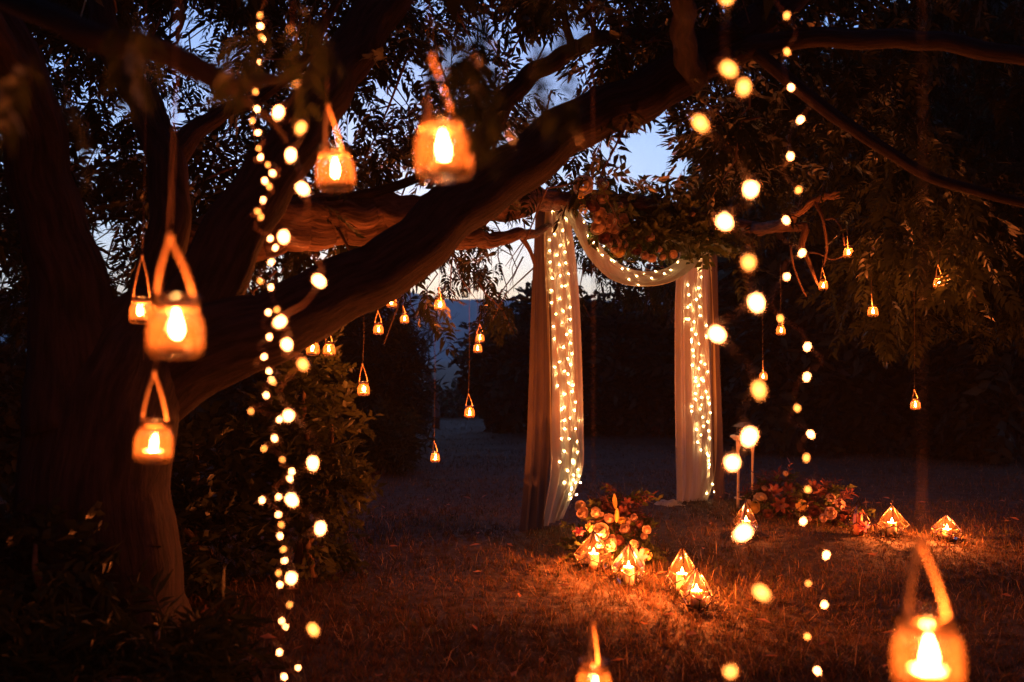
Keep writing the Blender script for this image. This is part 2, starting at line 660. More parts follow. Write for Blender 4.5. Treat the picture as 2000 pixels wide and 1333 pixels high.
def make_frond(seed):
    """a pinnate leaf, rachis along +X drooping, about 1 unit long"""
    r = np.random.default_rng(seed)
    pairs = r.integers(6, 9)
    Vs, Fs = [], []
    o = 0
    droop = r.uniform(0.25, 0.7)

    def rp(t):
        return np.array([t * (1 - 0.25 * droop * t), 0.05 * math.sin(3 * t + seed), -droop * 0.6 * t * t])
    nn = 5
    w = 0.008
    V = []
    for i in range(nn):
        t = i / (nn - 1)
        p = rp(t * 0.9)
        V += [p + [0, w * (1.2 - t), 0], p - [0, w * (1.2 - t), 0]]
    F = []
    for i in range(nn - 1):
        F += [[2 * i, 2 * i + 1, 2 * i + 3], [2 * i, 2 * i + 3, 2 * i + 2]]
    Vs.append(np.array(V)); Fs.append(np.array(F)); o += len(V)
    for i in range(pairs):
        t = 0.18 + 0.75 * i / (pairs - 1)
        for s in (-1, 1):
            if r.random() < 0.06:
                continue
            L = (0.30 - 0.10 * abs(t - 0.5)) * r.uniform(0.8, 1.15)
            V, F = leaf_strip(L, 0.086 * r.uniform(0.85, 1.2), s * r.uniform(0.25, 0.55), r.uniform(0.1, 0.7))
            V = V @ rot_x(r.uniform(-0.6, 0.6)).T @ rot_z(s * (R(68) - 0.5 * t + r.uniform(-0.15, 0.15))).T
            V = V + rp(t + s * 0.02)
            Vs.append(V); Fs.append(F + o); o += len(V)
    V, F = leaf_strip(0.26, 0.05, 0.2, 0.4)
    Vs.append(V + rp(0.92)); Fs.append(F + o)
    return np.concatenate(Vs), np.concatenate(Fs)


FRONDS = [make_frond(s) for s in range(8)]


def make_sprig(seed, n=9, L=0.42, W=0.19):
    """a leafy shoot with broad leaves, about 1 unit long, along +X"""
    r = np.random.default_rng(100 + seed)
    Vs, Fs, o = [], [], 0
    for i in range(n):
        t = 0.1 + 0.85 * i / (n - 1)
        l_ = L * r.uniform(0.7, 1.1)
        w = W * r.uniform(0.8, 1.2)
        V = np.array([[0, 0, 0], [0.4 * l_, w / 2, 0.05 * l_], [0.45 * l_, 0, -0.03 * l_], [0.4 * l_, -w / 2, 0.05 * l_], [l_, 0, -0.12 * l_ * r.uniform(0, 2)]])
        F = np.array([[0, 2, 1], [0, 3, 2], [1, 2, 4], [2, 3, 4]])
        V = V @ rot_x(r.uniform(-0.7, 0.7)).T @ rot_y(r.uniform(-0.4, 0.5)).T @ rot_z((1 if i % 2 else -1) * r.uniform(0.5, 1.3)).T
        Vs.append(V + [t, 0, -0.25 * t * t]); Fs.append(F + o); o += len(V)
    V = []
    for t in (0, 0.5, 1.0):
        V += [[t, 0.008, -0.25 * t * t], [t, -0.008, -0.25 * t * t]]
    Vs.append(np.array(V)); Fs.append(np.array([[0, 1, 3], [0, 3, 2], [2, 3, 5], [2, 5, 4]]) + o)
    return np.concatenate(Vs), np.concatenate(Fs)


SPRIGS = [make_sprig(s) for s in range(6)]
NARROW = [make_sprig(20 + s, 11, 0.5, 0.09) for s in range(5)]


def scatter(kit, P, az, el, roll, size):
    """place kit pieces: direction az/el, roll, size -> one vertex and face array"""
    n = len(P)
    which = rng.integers(0, len(kit), n)
    Vs, Fs, o = [], [], 0
    for k, (V0, F0) in enumerate(kit):
        ix = np.nonzero(which == k)[0]
        if not len(ix):
            continue
        a, e, r_ = az[ix], el[ix], roll[ix]
        X = np.stack([np.cos(a) * np.cos(e), np.sin(a) * np.cos(e), np.sin(e)], 1)
        Y0 = np.stack([-np.sin(a), np.cos(a), np.zeros_like(a)], 1)
        Z0 = np.cross(X, Y0)
        Y = Y0 * np.cos(r_)[:, None] + Z0 * np.sin(r_)[:, None]
        Z = np.cross(X, Y)
        S = size[ix][:, None, None]
        V = S * (V0[None, :, 0, None] * X[:, None] + V0[None, :, 1, None] * Y[:, None] + V0[None, :, 2, None] * Z[:, None]) + P[ix][:, None]
        m = len(V0)
        F = F0[None] + (np.arange(len(ix)) * m)[:, None, None] + o
        Vs.append(V.reshape(-1, 3)); Fs.append(F.reshape(-1, 3))
        o += len(ix) * m
    return np.concatenate(Vs), np.concatenate(Fs)


# openings of the crown through which the evening sky is seen: direction (photo px) and width
GAPS = [(68, 75, 30), (28, 48, 12), (112, 90, 26), (150, 165, 28), (205, 282, 40), (170, 292, 22), (250, 150, 26), (305, 195, 22), (348, 215, 24),
        (390, 35, 42), (420, 110, 38), (440, 142, 24), (390, 265, 16), (213, 420, 40), (245, 392, 22), (220, 570, 20), (262, 470, 16), (12, 470, 22),
        (205, 500, 18), (632, 66, 20), (560, 40, 14), (545, 195, 16), (800, 150, 28), (828, 112, 36), (742, 158, 20), (702, 190, 20), (926, 40, 28),
        (985, 45, 28), (1012, 72, 30), (1050, 62, 28), (1132, 28, 48), (1146, 62, 28), (1112, 100, 16), (1090, 205, 36), (1075, 150, 22), (1118, 178, 34),
        (1180, 160, 24), (1060, 222, 22), (998, 266, 24), (1100, 320, 28), (1250, 270, 34), (1292, 300, 48), (1278, 352, 42), (1312, 258, 30),
        (1190, 285, 26), (1372, 200, 22), (830, 378, 40), (780, 372, 26), (738, 382, 20), (652, 392, 18), (606, 312, 22), (795, 300, 14), (580, 520, 18),
        (512, 532, 12), (664, 502, 18), (700, 490, 14), (885, 480, 24), (905, 560, 36), (832, 532, 36), (942, 480, 22), (1002, 522, 38), (1022, 562, 34),
        (985, 440, 20), (1042, 500, 14), (800, 562, 24), (960, 545, 22), (870, 590, 24), (930, 600, 20), (1170, 95, 14), (960, 150, 16), (880, 60, 14),
        (500, 60, 10), (1226, 240, 20), (1340, 120, 8), (690, 300, 10), (1185, 400, 8)]
GA = np.array(GAPS, float)


def dir_px(P):
    d = np.maximum(P[:, 1], 0.1)
    return 1000 + P[:, 0] / d * FPX, 700 - (P[:, 2] - CAM_Z) / d * FPX


def openness(P, grow=0.0, keep=0.0):
    px, py = dir_px(P)
    q = np.hypot(px[:, None] - GA[None, :, 0], py[:, None] - GA[None, :, 1]) / (GA[None, :, 2] + grow)
    return q.min(1)


def clump_cloud(centres, radii, per, size, thin=True, droop=(-1.1, 0.25)):
    """fronds around clump centres; returns positions and angles"""
    P, AZ, EL, SZ = [], [], [], []
    for c, r in zip(centres, radii):
        n = int(per * rng.uniform(0.7, 1.3))
        q = rng.normal(0, 1, (n, 3))
        q /= np.linalg.norm(q, axis=1)[:, None] + 1e-6
        rr = r * rng.random(n) ** 0.5
        p = np.asarray(c) + q * rr[:, None] * np.array([1, 1, 0.75])
        P.append(p)
        AZ.append(np.arctan2(q[:, 1], q[:, 0]) + rng.normal(0, 0.6, n))
        EL.append(rng.uniform(droop[0], droop[1], n))
        SZ.append(rng.uniform(size[0], size[1], n))
    P, AZ, EL, SZ = map(np.concatenate, (P, AZ, EL, SZ))
    if thin:
        q = openness(P)
        keep = rng.random(len(P)) < np.clip((q - 0.62) / 0.72, 0.03, 1)
        P, AZ, EL, SZ = P[keep], AZ[keep], EL[keep], SZ[keep]
    return P, AZ, EL, SZ


# ------------------------------------------------------------------ the great tree
tree_base = on_ground(215, 4.7)
great_tree = thing('spreading_tree', 'huge spreading tree with massive dark limbs and feathery leaves, lanterns hanging from it', 'tree', tree_base)


def limb(ctrl, parent=great_tree, name='limb', **kw):
    o = Vector(parent.location)
    pts = [(at(px, py, d) - o, r) for px, py, d, r in ctrl]
    return obj(name, limb_mesh(pts, name=name, **kw), parent)


limb([(205, 1330, 4.7, 0.46), (200, 1180, 4.7, 0.36), (200, 1000, 4.7, 0.33), (215, 850, 4.75, 0.33), (240, 720, 4.8, 0.31), (280, 640, 4.85, 0.22), (310, 590, 4.9, 0.10)], name='trunk', seg=56)
limb([(170, 830, 4.7, 0.26), (150, 640, 4.7, 0.19), (115, 480, 4.65, 0.155), (80, 330, 4.6, 0.14), (40, 170, 4.5, 0.12), (-40, -40, 4.4, 0.10)])           # leaning left stem
limb([(230, 790, 4.85, 0.26), (370, 700, 4.85, 0.22), (520, 640, 4.95, 0.175), (650, 580, 5.1, 0.16), (800, 490, 5.25, 0.155), (930, 385, 5.4, 0.155),
      (1080, 275, 5.5, 0.14), (1210, 205, 5.6, 0.13), (1330, 140, 5.7, 0.135), (1460, 60, 5.8, 0.12), (1600, -60, 5.9, 0.09)], seg=48)                   # the great sloping limb
limb([(300, 740, 4.9, 0.22), (380, 610, 5.0, 0.17), (470, 440, 5.1, 0.15), (560, 300, 5.2, 0.145), (635, 180, 5.3, 0.14), (700, 80, 5.4, 0.13), (790, -60, 5.5, 0.11)])  # rising limb
limb([(290, 640, 5.1, 0.14), (325, 480, 5.2, 0.11), (330, 330, 5.3, 0.10), (285, 200, 5.4, 0.085), (225, 110, 5.5, 0.075), (190, -40, 5.6, 0.06)])           # dark stem behind the jars
limb([(330, 300, 5.3, 0.07), (420, 235, 5.5, 0.045), (500, 190, 5.6, 0.035), (600, 110, 5.7, 0.03), (680, -30, 5.8, 0.02)])
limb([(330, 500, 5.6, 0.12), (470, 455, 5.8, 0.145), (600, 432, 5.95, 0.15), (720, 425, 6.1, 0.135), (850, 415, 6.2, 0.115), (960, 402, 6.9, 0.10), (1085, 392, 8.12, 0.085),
      (1230, 398, 8.75, 0.085), (1380, 425, 9.4, 0.08), (1470, 446, 9.2, 0.055), (1530, 441, 8.6, 0.04)], seg=44, step=0.03, mat='bark_lit', rough=0.16)  # the low level limb that carries the drapes
limb([(860, 470, 6.2, 0.07), (940, 470, 6.6, 0.055), (1000, 462, 7.0, 0.045), (1046, 455, 7.6, 0.035), (1075, 440, 8.2, 0.025)], mat='bark_lit', seg=14)
limb([(1018, 462, 7.3, 0.022), (1035, 490, 7.4, 0.016), (1046, 520, 7.5, 0.012)], mat='bark_lit', seg=8)
limb([(905, 330, 5.5, 0.07), (985, 205, 5.9, 0.06), (1050, 140, 6.1, 0.055), (1130, 92, 6.3, 0.05), (1230, 72, 6.4, 0.045), (1345, 60, 6.5, 0.04), (1480, 90, 6.6, 0.03)])
limb([(1120, 96, 6.3, 0.03), (1105, 40, 6.4, 0.022), (1090, -40, 6.5, 0.02)], seg=10)
limb([(1180, 80, 6.3, 0.02), (1130, 20, 6.4, 0.014), (1080, -20, 6.5, 0.012)], seg=8)
limb([(640, 395, 5.9, 0.028), (720, 378, 6.0, 0.03), (810, 352, 6.1, 0.028), (880, 330, 6.0, 0.03)], seg=10)
limb([(1350, 150, 5.7, 0.08), (1338, 70, 5.0, 0.06), (1325, -30, 4.4, 0.05), (1310, -160, 4.0, 0.05)], seg=14)
limb([(1480, 110, 5.6, 0.04), (1600, 200, 5.4, 0.036), (1700, 275, 5.3, 0.032), (1820, 345, 5.2, 0.028), (1990, 395, 5.1, 0.024), (2150, 430, 5.0, 0.02)], seg=14)
limb([(1330, 140, 5.7, 0.08), (1500, 90, 5.6, 0.06), (1720, 75, 5.5, 0.055), (1900, 95, 5.4, 0.05), (2120, 130, 5.3, 0.04)], seg=14)
# lit knobbly end over the right-hand jars
limb([(1478, 447, 9.1, 0.05), (1530, 440, 8.4, 0.045), (1556, 418, 8.2, 0.032), (1592, 394, 8.1, 0.034), (1618, 382, 8.05, 0.03), (1642, 380, 8.0, 0.032)], mat='bark_lit', seg=14, rough=0.22, step=0.03)
limb([(1520, 442, 8.5, 0.04), (1560, 443, 8.3, 0.035), (1574, 445, 8.25, 0.032), (1567, 480, 8.2, 0.026), (1576, 500, 8.2, 0.02), (1590, 540, 8.2, 0.012), (1600, 560, 8.2, 0.008)], mat='bark_lit', seg=12, rough=0.22, step=0.03)
for c in ([(1594, 396, 8.1, 0.02), (1606, 430, 8.0, 0.012), (1614, 480, 8.0, 0.011), (1610, 520, 8.0, 0.007)],
          [(1612, 430, 8.0, 0.008), (1630, 428, 7.9, 0.008), (1645, 450, 7.8, 0.007), (1650, 480, 7.8, 0.006)],
          [(1605, 330, 8.3, 0.008), (1610, 350, 8.2, 0.010), (1606, 378, 8.1, 0.010), (1608, 384, 8.05, 0.012)],
          [(1545, 480, 8.3, 0.010), (1550, 520, 8.3, 0.009), (1565, 560, 8.3, 0.007), (1575, 580, 8.3, 0.005)],
          [(1580, 492, 8.2, 0.009), (1600, 496, 8.1, 0.007), (1625, 508, 8.0, 0.006), (1650, 500, 7.9, 0.005)],
          [(1836, 490, 7.5, 0.006), (1850, 505, 7.4, 0.009), (1880, 545, 7.3, 0.010), (1915, 590, 7.2, 0.007)]):
    limb(c, name='twig', seg=7, step=0.03, mat='bark_lit')
# overhead limb the nearest jars and strings hang from
limb([(40, 170, 4.5, 0.10), (-200, -300, 3.3, 0.09), (250, -500, 2.3, 0.08), (800, -780, 1.7, 0.07), (1350, -900, 1.5, 0.06), (2000, -1100, 1.25, 0.045)], seg=12)
limb([(-140, -60, 2.6, 0.03), (60, 15, 2.1, 0.028), (180, 62, 1.95, 0.027), (290, 95, 1.9, 0.025), (380, 135, 1.9, 0.023), (435, 168, 1.9, 0.021), (505, 153, 1.95, 0.014), (560, 158, 2.0, 0.008)], seg=12)  # near blurred branch
limb([(432, 168, 1.9, 0.012), (470, 190, 1.95, 0.009), (530, 235, 2.0, 0.006), (560, 275, 2.05, 0.004)], seg=8, name='twig')


JARS = [(765, 585, 6.9), (739, 640, 7.3), (790, 620, 8.6), (859, 592, 6.6), (908, 574, 10.4), (938, 655, 9.1), (933, 675, 8.6), (1657, 490, 7.7), (1608, 550, 8.1), (1705, 600, 7.3),
        (1834, 545, 6.9), (1525, 640, 8.1), (1788, 785, 7.7), (611, 675, 5.6), (643, 675, 5.8), (710, 750, 6.1)]


def build_crown():
    # clumps along the spread of the crown
    cen, rad = [], []
    tries = 0
    while len(cen) < 700 and tries < 9000:
        tries += 1
        px = rng.uniform(-160, 1460)
        py = rng.uniform(-220, 610)
        d = rng.uniform(5.6, 9.2)
        if py > 470 and (px > 1050 or px < 30):
            continue
        if py > 360 and px > 1110:
            continue
        if px > 1030 and py > 360 and d < 9.9:
            continue
        if 620 < px < 760 and py > 520:
            continue
        p = np.array(at(px, py, d))
        q = openness(p[None], 15)[0]
        if q < 1.0 and rng.random() < 0.97:
            continue
        cen.append(p)
        rad.append(rng.uniform(0.14, 0.34))
    P, AZ, EL, SZ = clump_cloud(cen, rad, 8, (0.22, 0.36))
    # hanging curtains of leaves in the middle and by the drapes
    cen2, rad2 = [], []
    for x0, x1, y0, y1, n in ((470, 640, 440, 620, 16), (-60, 460, 380, 640, 70), (-60, 420, 60, 400, 40), (770, 1045, 455, 600, 34), (640, 900, 440, 520, 16), (940, 1000, 560, 630, 6)):
        for _ in range(n):
            p = np.array(at(rng.uniform(x0, x1), rng.uniform(y0, y1), rng.uniform(8.4, 10.5)))
            cen2.append(p); rad2.append(rng.uniform(0.12, 0.25))
    for _ in range(26):                       # leaves hanging behind the arch
        cen2.append(np.array(at(rng.uniform(1120, 1340), rng.uniform(420, 585), rng.uniform(10.2, 11.6)))); rad2.append(rng.uniform(0.18, 0.32))
    a = clump_cloud(cen2, rad2, 6, (0.22, 0.34), droop=(-1.5, -0.5))
    # dense right-hand side of the crown
    cen3, rad3 = [], []
    for _ in range(420):
        px, py = rng.uniform(1400, 2150), rng.uniform(-220, 600)
        if py > 430 + 0.12 * (px - 1400) + 70 * math.sin(px / 70.0):
            continue
        dd = rng.uniform(6.8, 10.5)
        if 1470 < px < 1720 and 330 < py < 600 and dd < 8.9:
            continue
        cen3.append(np.array(at(px, py, dd)))
        rad3.append(rng.uniform(0.2, 0.45))
    for _ in range(60):
        px = rng.uniform(1650, 2050)
        cen3.append(np.array(at(px, rng.uniform(440, 640), rng.uniform(8.2, 9.8))))
        rad3.append(rng.uniform(0.12, 0.3))
    b = clump_cloud(cen3, rad3, 10, (0.24, 0.38), thin=False, droop=(-1.4, 0.0))
    # rest of the crown, out of view, enlarged to block sky light
    cen4, rad4 = [], []
    for _ in range(900):
        cen4.append(np.array([rng.uniform(-10, 11), rng.uniform(-9, 10), rng.uniform(3.6, 6.4)]))
        rad4.append(rng.uniform(0.5, 1.0))
    cen4 = [c for c in cen4 if (700 - (c[2] - 1.4) / max(c[1], 0.05) * FPX) < -150 or c[1] < 0.5]
    rad4 = rad4[:len(cen4)]
    e = clump_cloud(cen4, rad4, 9, (0.5, 0.9), thin=False)
    # near sprays hanging into the top of the picture, far out of focus
    Pn = [at(*q) for q in ((270, 20, 1.2), (285, 40, 1.25), (255, -20, 1.2), (900, -30, 1.05), (930, 20, 1.05), (880, 40, 1.1), (955, 110, 1.15), (945, 60, 1.1), (1060, 10, 1.1),
                           (1045, -20, 1.15), (560, -10, 1.3), (520, 0, 1.3), (70, 110, 1.3), (40, 130, 1.3), (600, 20, 1.4), (960, 160, 1.15), (1075, 60, 1.2), (110, 150, 1.4), (830, 5, 1.2))]
    n = len(Pn)
    g = (np.array([list(p) for p in Pn]), rng.uniform(0, 6.28, n), rng.uniform(-1.4, -0.5, n), rng.uniform(0.10, 0.16, n))
    P, AZ, EL, SZ = (np.concatenate(t) for t in zip((P, AZ, EL, SZ), a, b, e, g))
    # nothing hangs across the drapes or right in front of a jar
    px, py = dir_px(P)
    bad = (px > 1000) & (px < 1425) & (py > 375) & (py < 1100) & (P[:, 1] < 9.8)
    for jx, jy, jd in JARS:
        bad |= (np.hypot(px - jx, py - jy) < 40) & (P[:, 1] < jd + 0.15) & (P[:, 1] > 2.5)
    P, AZ, EL, SZ = P[~bad], AZ[~bad], EL[~bad], SZ[~bad]
    V, F = scatter(FRONDS, P, AZ, EL, rng.uniform(-0.8, 0.8, len(P)), SZ)
    V = V - np.array(tree_base)
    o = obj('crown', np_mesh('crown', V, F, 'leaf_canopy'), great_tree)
    o['kind'] = 'stuff'
    # the twigs inside the clumps
    b_ = MB()
    for c, r in list(zip(cen, rad))[::2] + list(zip(cen2, rad2)):
        c = np.asarray(c)
        s = c + np.array([rng.normal(0, 0.25), rng.normal(0, 0.2), rng.uniform(0.15, 0.55)])
        m = (s + c) / 2 + rng.normal(0, 0.06, 3)
        e2 = c + np.array([rng.normal(0, 0.5) * r, rng.normal(0, 0.3) * r, -r])
        if openness(np.array([m, s]), 0).min() < 0.8 and rng.random() < 0.75:
            continue
        b_.tube([s - np.array(tree_base), m - np.array(tree_base), c - np.array(tree_base), e2 - np.array(tree_base)], [0.009, 0.007, 0.005, 0.002], 5)
    t = b_.build('twigs', 'twig_bark', great_tree)
    t['kind'] = 'stuff'


build_crown()


# ------------------------------------------------------------------ shrubs and background trees
def leaf_mass(blobs, n, kit, size, surf=0.45):
    """leafy shoots in a union of ellipsoids (centre, radii)"""
    vol = np.array([r[0] * r[1] * r[2] for _, r in blobs]) ** 0.67
    which = rng.choice(len(blobs), n, p=vol / vol.sum())
    q = rng.normal(0, 1, (n, 3))
    q /= np.linalg.norm(q, axis=1)[:, None]
    rr = 1 - surf * rng.random(n) ** 1.5
    cen = np.array([list(c) for c, _ in blobs])[which]
    rad = np.array([r for _, r in blobs])[which]
    P = cen + q * rr[:, None] * rad
    P[:, 2] = np.maximum(P[:, 2], 0.03)
    AZ = np.arctan2(q[:, 1], q[:, 0]) + rng.normal(0, 0.7, n)
    EL = np.arcsin(np.clip(q[:, 2], -1, 1)) * 0.6 + rng.normal(0, 0.4, n)
    return scatter(kit, P, AZ, EL, rng.uniform(-1, 1, n), rng.uniform(size[0], size[1], n))


def shrub(name, label, base, blobs, n, kit, size, mat, cat='shrub', stems=4, stem_r=0.03, group=None, trunk=None):
    o = thing(name, label, cat, base, group)
    V, F = leaf_mass(blobs, n, kit, size)
    c = obj('crown' if cat == 'tree' else 'foliage', np_mesh(name, V, F, mat), o)
    c['kind'] = 'stuff'
    for k in range(stems):
        cb, rb = blobs[k % len(blobs)]
        b = MB()
        a = Vector((random.uniform(-0.1, 0.1), random.uniform(-0.1, 0.1), -0.05))
        e = Vector(cb)
        m = a.lerp(e, 0.5) + Vector((random.uniform(-0.08, 0.08), random.uniform(-0.08, 0.08), 0.1))
        S = spline([a, m, e, e + Vector((0, 0, rb[2] * 0.6))], 10)
        b.tube(S, [stem_r * (1 - 0.08 * i) for i in range(10)], 8)
        b.build('trunk' if cat == 'tree' else 'stem', 'twig_bark', o)
    return o


def blobs_of(w, h, n, dpt=None, z0=0.0):
    out = []
    dpt = dpt or w
    for _ in range(n):
        s = random.uniform(0.45, 0.75)
        out.append((Vector((random.uniform(-0.27, 0.27) * w, random.uniform(-0.5, 0.5) * dpt, z0 + random.uniform(0.22, 0.70) * h)),
                    (0.40 * w * s, 0.34 * dpt * s + 0.12 * w, 0.32 * h * s + 0.06 * h)))
    return out


shrub('leafy_shrub', 'leafy green shrub behind the left string lights, its leaves glowing in their light', on_ground(595, 6.5),
      [(Vector((0, 0, 1.05)), (0.24, 0.25, 0.36)), (Vector((-0.16, 0, 0.75)), (0.24, 0.25, 0.45)), (Vector((0.16, 0.1, 0.75)), (0.18, 0.2, 0.4)),
       (Vector((0.0, 0.05, 0.4)), (0.30, 0.3, 0.36)), (Vector((0.05, 0.02, 1.38)), (0.13, 0.15, 0.24))], 520, SPRIGS, (0.12, 0.24), 'leaf_shrub')
shrub('leafy_shrub', 'dark shrub at the foot of the great tree trunk, left of the string lights', on_ground(410, 6.4),
      blobs_of(1.3, 1.1, 5), 420, SPRIGS, (0.14, 0.28), 'leaf_canopy')
shrub('leafy_shrub', 'dark undergrowth bush at the lower left corner of the picture', on_ground(30, 4.4),
      blobs_of(1.1, 0.75, 5), 420, SPRIGS, (0.12, 0.24), 'leaf_canopy')
shrub('leafy_shrub', 'low dark weeds in front of the great trunk base', on_ground(270, 4.0),
      blobs_of(0.9, 0.4, 5), 260, NARROW, (0.14, 0.3), 'leaf_canopy')
shrub('leafy_shrub', 'greyish feathery bush on the meadow right of the leafy shrub, under the low hanging jar', on_ground(745, 12.0),
      blobs_of(0.8, 0.8, 5), 500, NARROW, (0.16, 0.3), 'leaf_shrub')
shrub('evergreen_tree', 'dark narrow evergreen standing left of the bare tree', on_ground(705, 13),
      [(Vector((0, 0, 0.9)), (0.75, 0.7, 0.9)), (Vector((0.05, 0, 1.6)), (0.55, 0.5, 0.7)), (Vector((-0.1, 0, 1.1)), (0.6, 0.5, 0.9)), (Vector((0.25, 0, 1.2)), (0.35, 0.4, 0.6))],
      1500, NARROW, (0.2, 0.4), 'leaf_far', cat='tree', stems=1, stem_r=0.08)
HEDGE = [(985, 19, 1.3, 2.2, 'rounded dark bush at the left end of the hedge, nearest the bare tree'),
         (830, 24, 3.0, 0.5, 'low dark bush on the meadow under the bare tree'),
         (1075, 18, 1.8, 2.75, 'dark hedge bush behind the left drape'),
         (1180, 18.5, 1.8, 2.55, 'dark hedge bush seen through the left half of the draped arch'),
         (1290, 18, 1.8, 2.6, 'dark hedge bush seen through the right half of the draped arch'),
         (1400, 17, 1.9, 2.9, 'dark hedge bush behind the right drape'),
         (330, 15, 4.0, 2.6, 'dark bushy thicket behind the great tree trunk'),
         (545, 17, 3.2, 2.0, 'dark thicket behind the leafy shrub with the string lights'),
         (20, 12, 3.0, 2.0, 'dark thicket at the far left behind the leaning stem')]
for px, d, w, h, lab in HEDGE:
    shrub('hedge_bush', lab, on_ground(px, d), blobs_of(w, h, 9, 1.4), int(900 * w * h / 4), SPRIGS, (0.3, 0.6), 'leaf_far', stems=3, stem_r=0.05, group='bushes along the edge of the meadow')
BACK = [(1500, 17, 3.6, 6.5, 'tall dark tree rising right behind the right drape and stand'),
        (1640, 15.5, 3.6, 7.0, 'tall dark tree behind the small string lights on the right'),
        (1790, 14.5, 3.6, 7.2, 'tall dark tree behind the low right-hand jar'),
        (1950, 14, 3.6, 7.2, 'tall dark tree at the right edge of the picture')]
for px, d, w, h, lab in BACK:
    shrub('dark_tree', lab, on_ground(px, d), blobs_of(w, h * 0.95, 16, 2.0), 3600, SPRIGS, (0.35, 0.7), 'leaf_far', cat='tree', stems=1, stem_r=0.16, group='trees behind the meadow on the right')


AROUND = [(-9.5, 9.0, 'farther left of'), (-8.5, 3.0, 'directly left of'), (-7.5, -3.5, 'left and behind'), (-3.0, -8.0, 'behind and slightly left of'), (3.0, -8.5, 'behind and slightly right of'), (8.0, -5.0, 'right and behind'), (9.5, 1.0, 'directly right of'), (9.0, 6.5, 'farther right of')]  # unseen trees added round the camera to block sky light
src = bpy.data.objects['dark_tree']
for i, (x, y, side) in enumerate(AROUND):
    t = src.copy()
    C.objects.link(t)
    t.location = (x, y, gz(x, y))
    t.rotation_euler = (0, 0, 1.57 + 0.9 * i)
    t.scale = (1.25, 1.9, 0.95)
    t['label'] = 'tall dark tree of the wood added to block sky light, ' + side + ' the camera, outside the picture'
    t['group'] = 'unseen trees of the wood added to block sky light'
    for ch in src.children:
        c = ch.copy()
        C.objects.link(c)
        c.parent = t


def bare_tree(label, base, h):
    o = thing('bare_tree', label, 'tree', base)
    tr, tw = MB(), MB()

    def grow(p, d_, L, r, lvl):
        pts, q, dd = [p], p, d_.copy()
        for _ in range(4):
            dd = (dd + Vector((random.gauss(0, 0.16), random.gauss(0, 0.16), random.gauss(0.05, 0.10)))).normalized()
            q = q + dd * L / 4
            pts.append(q)
        (tr if lvl < 2 else tw).tube(pts, [r * (1 - 0.12 * i) for i in range(5)], 6 if lvl < 2 else 4)
        if lvl >= 5:
            return
        for _ in range(3 if lvl < 4 else 2):
            i = random.randint(2, 4)
            nd = (dd + Vector((random.gauss(0, 0.55), random.gauss(0, 0.5), random.gauss(0.15, 0.3)))).normalized()
            grow(pts[i], nd, L * random.uniform(0.55, 0.8), r * 0.55, lvl + 1)
    grow(Vector((0, 0, -0.05)), Vector((0.02, 0, 1)), h * 0.36, 0.09, 0)
    tr.build('trunk', 'twig_bark', o)
    t = tw.build('twigs', 'twig_bark', o)
    t['kind'] = 'stuff'


bare_tree('leafless tree with thin bare twigs against the blue hills', on_ground(850, 20), 3.3)


# ------------------------------------------------------------------ hanging candle jars
def jar_meshes():
    out = {}
    # 75 mm wide, 88 mm tall yogurt jar; origin at base
    prof = [(0.0005, 0.0), (0.028, 0.0), (0.034, 0.003), (0.0372, 0.010), (0.0378, 0.025), (0.0374, 0.042), (0.0358, 0.053), (0.0315, 0.062), (0.0272, 0.067), (0.0268, 0.072),
            (0.0295, 0.076), (0.0335, 0.0785), (0.0340, 0.084), (0.0320, 0.0875), (0.0295, 0.087), (0.0265, 0.079), (0.0248, 0.070), (0.0285, 0.061), (0.0330, 0.053),
            (0.0345, 0.045), (0.0350, 0.025), (0.0345, 0.011), (0.031, 0.006), (0.0005, 0.006)]
    b = MB(); b.lathe(prof, 24); out['glass_jar'] = b.mesh('glass_jar', 'jar_glass')
    b = MB(); b.lathe([(0.0005, 0.0075), (0.0185, 0.0075), (0.0188, 0.0225), (0.0192, 0.0235), (0.0180, 0.0232), (0.0178, 0.019)], 18); out['tin_cup'] = b.mesh('tin_cup', 'tin')
    b = MB(); b.lathe([(0.0176, 0.010), (0.0176, 0.0205), (0.012, 0.0200), (0.006, 0.0193), (0.0005, 0.0195)], 18); out['candle'] = b.mesh('candle', 'wax')
    b = MB(); b.tube([(0, 0, 0.019), (0.0004, 0, 0.024), (0.001, 0, 0.028)], 0.0007, 5); out['wick'] = b.mesh('wick', 'wick')
    b = MB(); b.lathe([(0.0003, 0.023), (0.0042, 0.0255), (0.0066, 0.031), (0.0064, 0.037), (0.0044, 0.045), (0.0020, 0.053), (0.0002, 0.059)], 10); out['flame'] = b.mesh('flame', 'flame_glow')
    return out


JM = jar_meshes()


def rope(pts, r, strands_turn=60):
    """a twisted twine: ripple along the tube"""
    b = MB()
    b.tube(pts, r, 7, True, lambda a, l, i: 1 + 0.16 * math.sin(2 * a + l * 700))
    return b


def candle_light(parent, z, watts, rad=0.006):
    ld = bpy.data.lights.new('candle_light', 'POINT')
    ld.energy = watts
    ld.color = WARM
    ld.shadow_soft_size = rad
    lo = bpy.data.objects.new('candle_light', ld)
    C.objects.link(lo)
    lo.parent = parent
    lo.location = (0, 0, z)


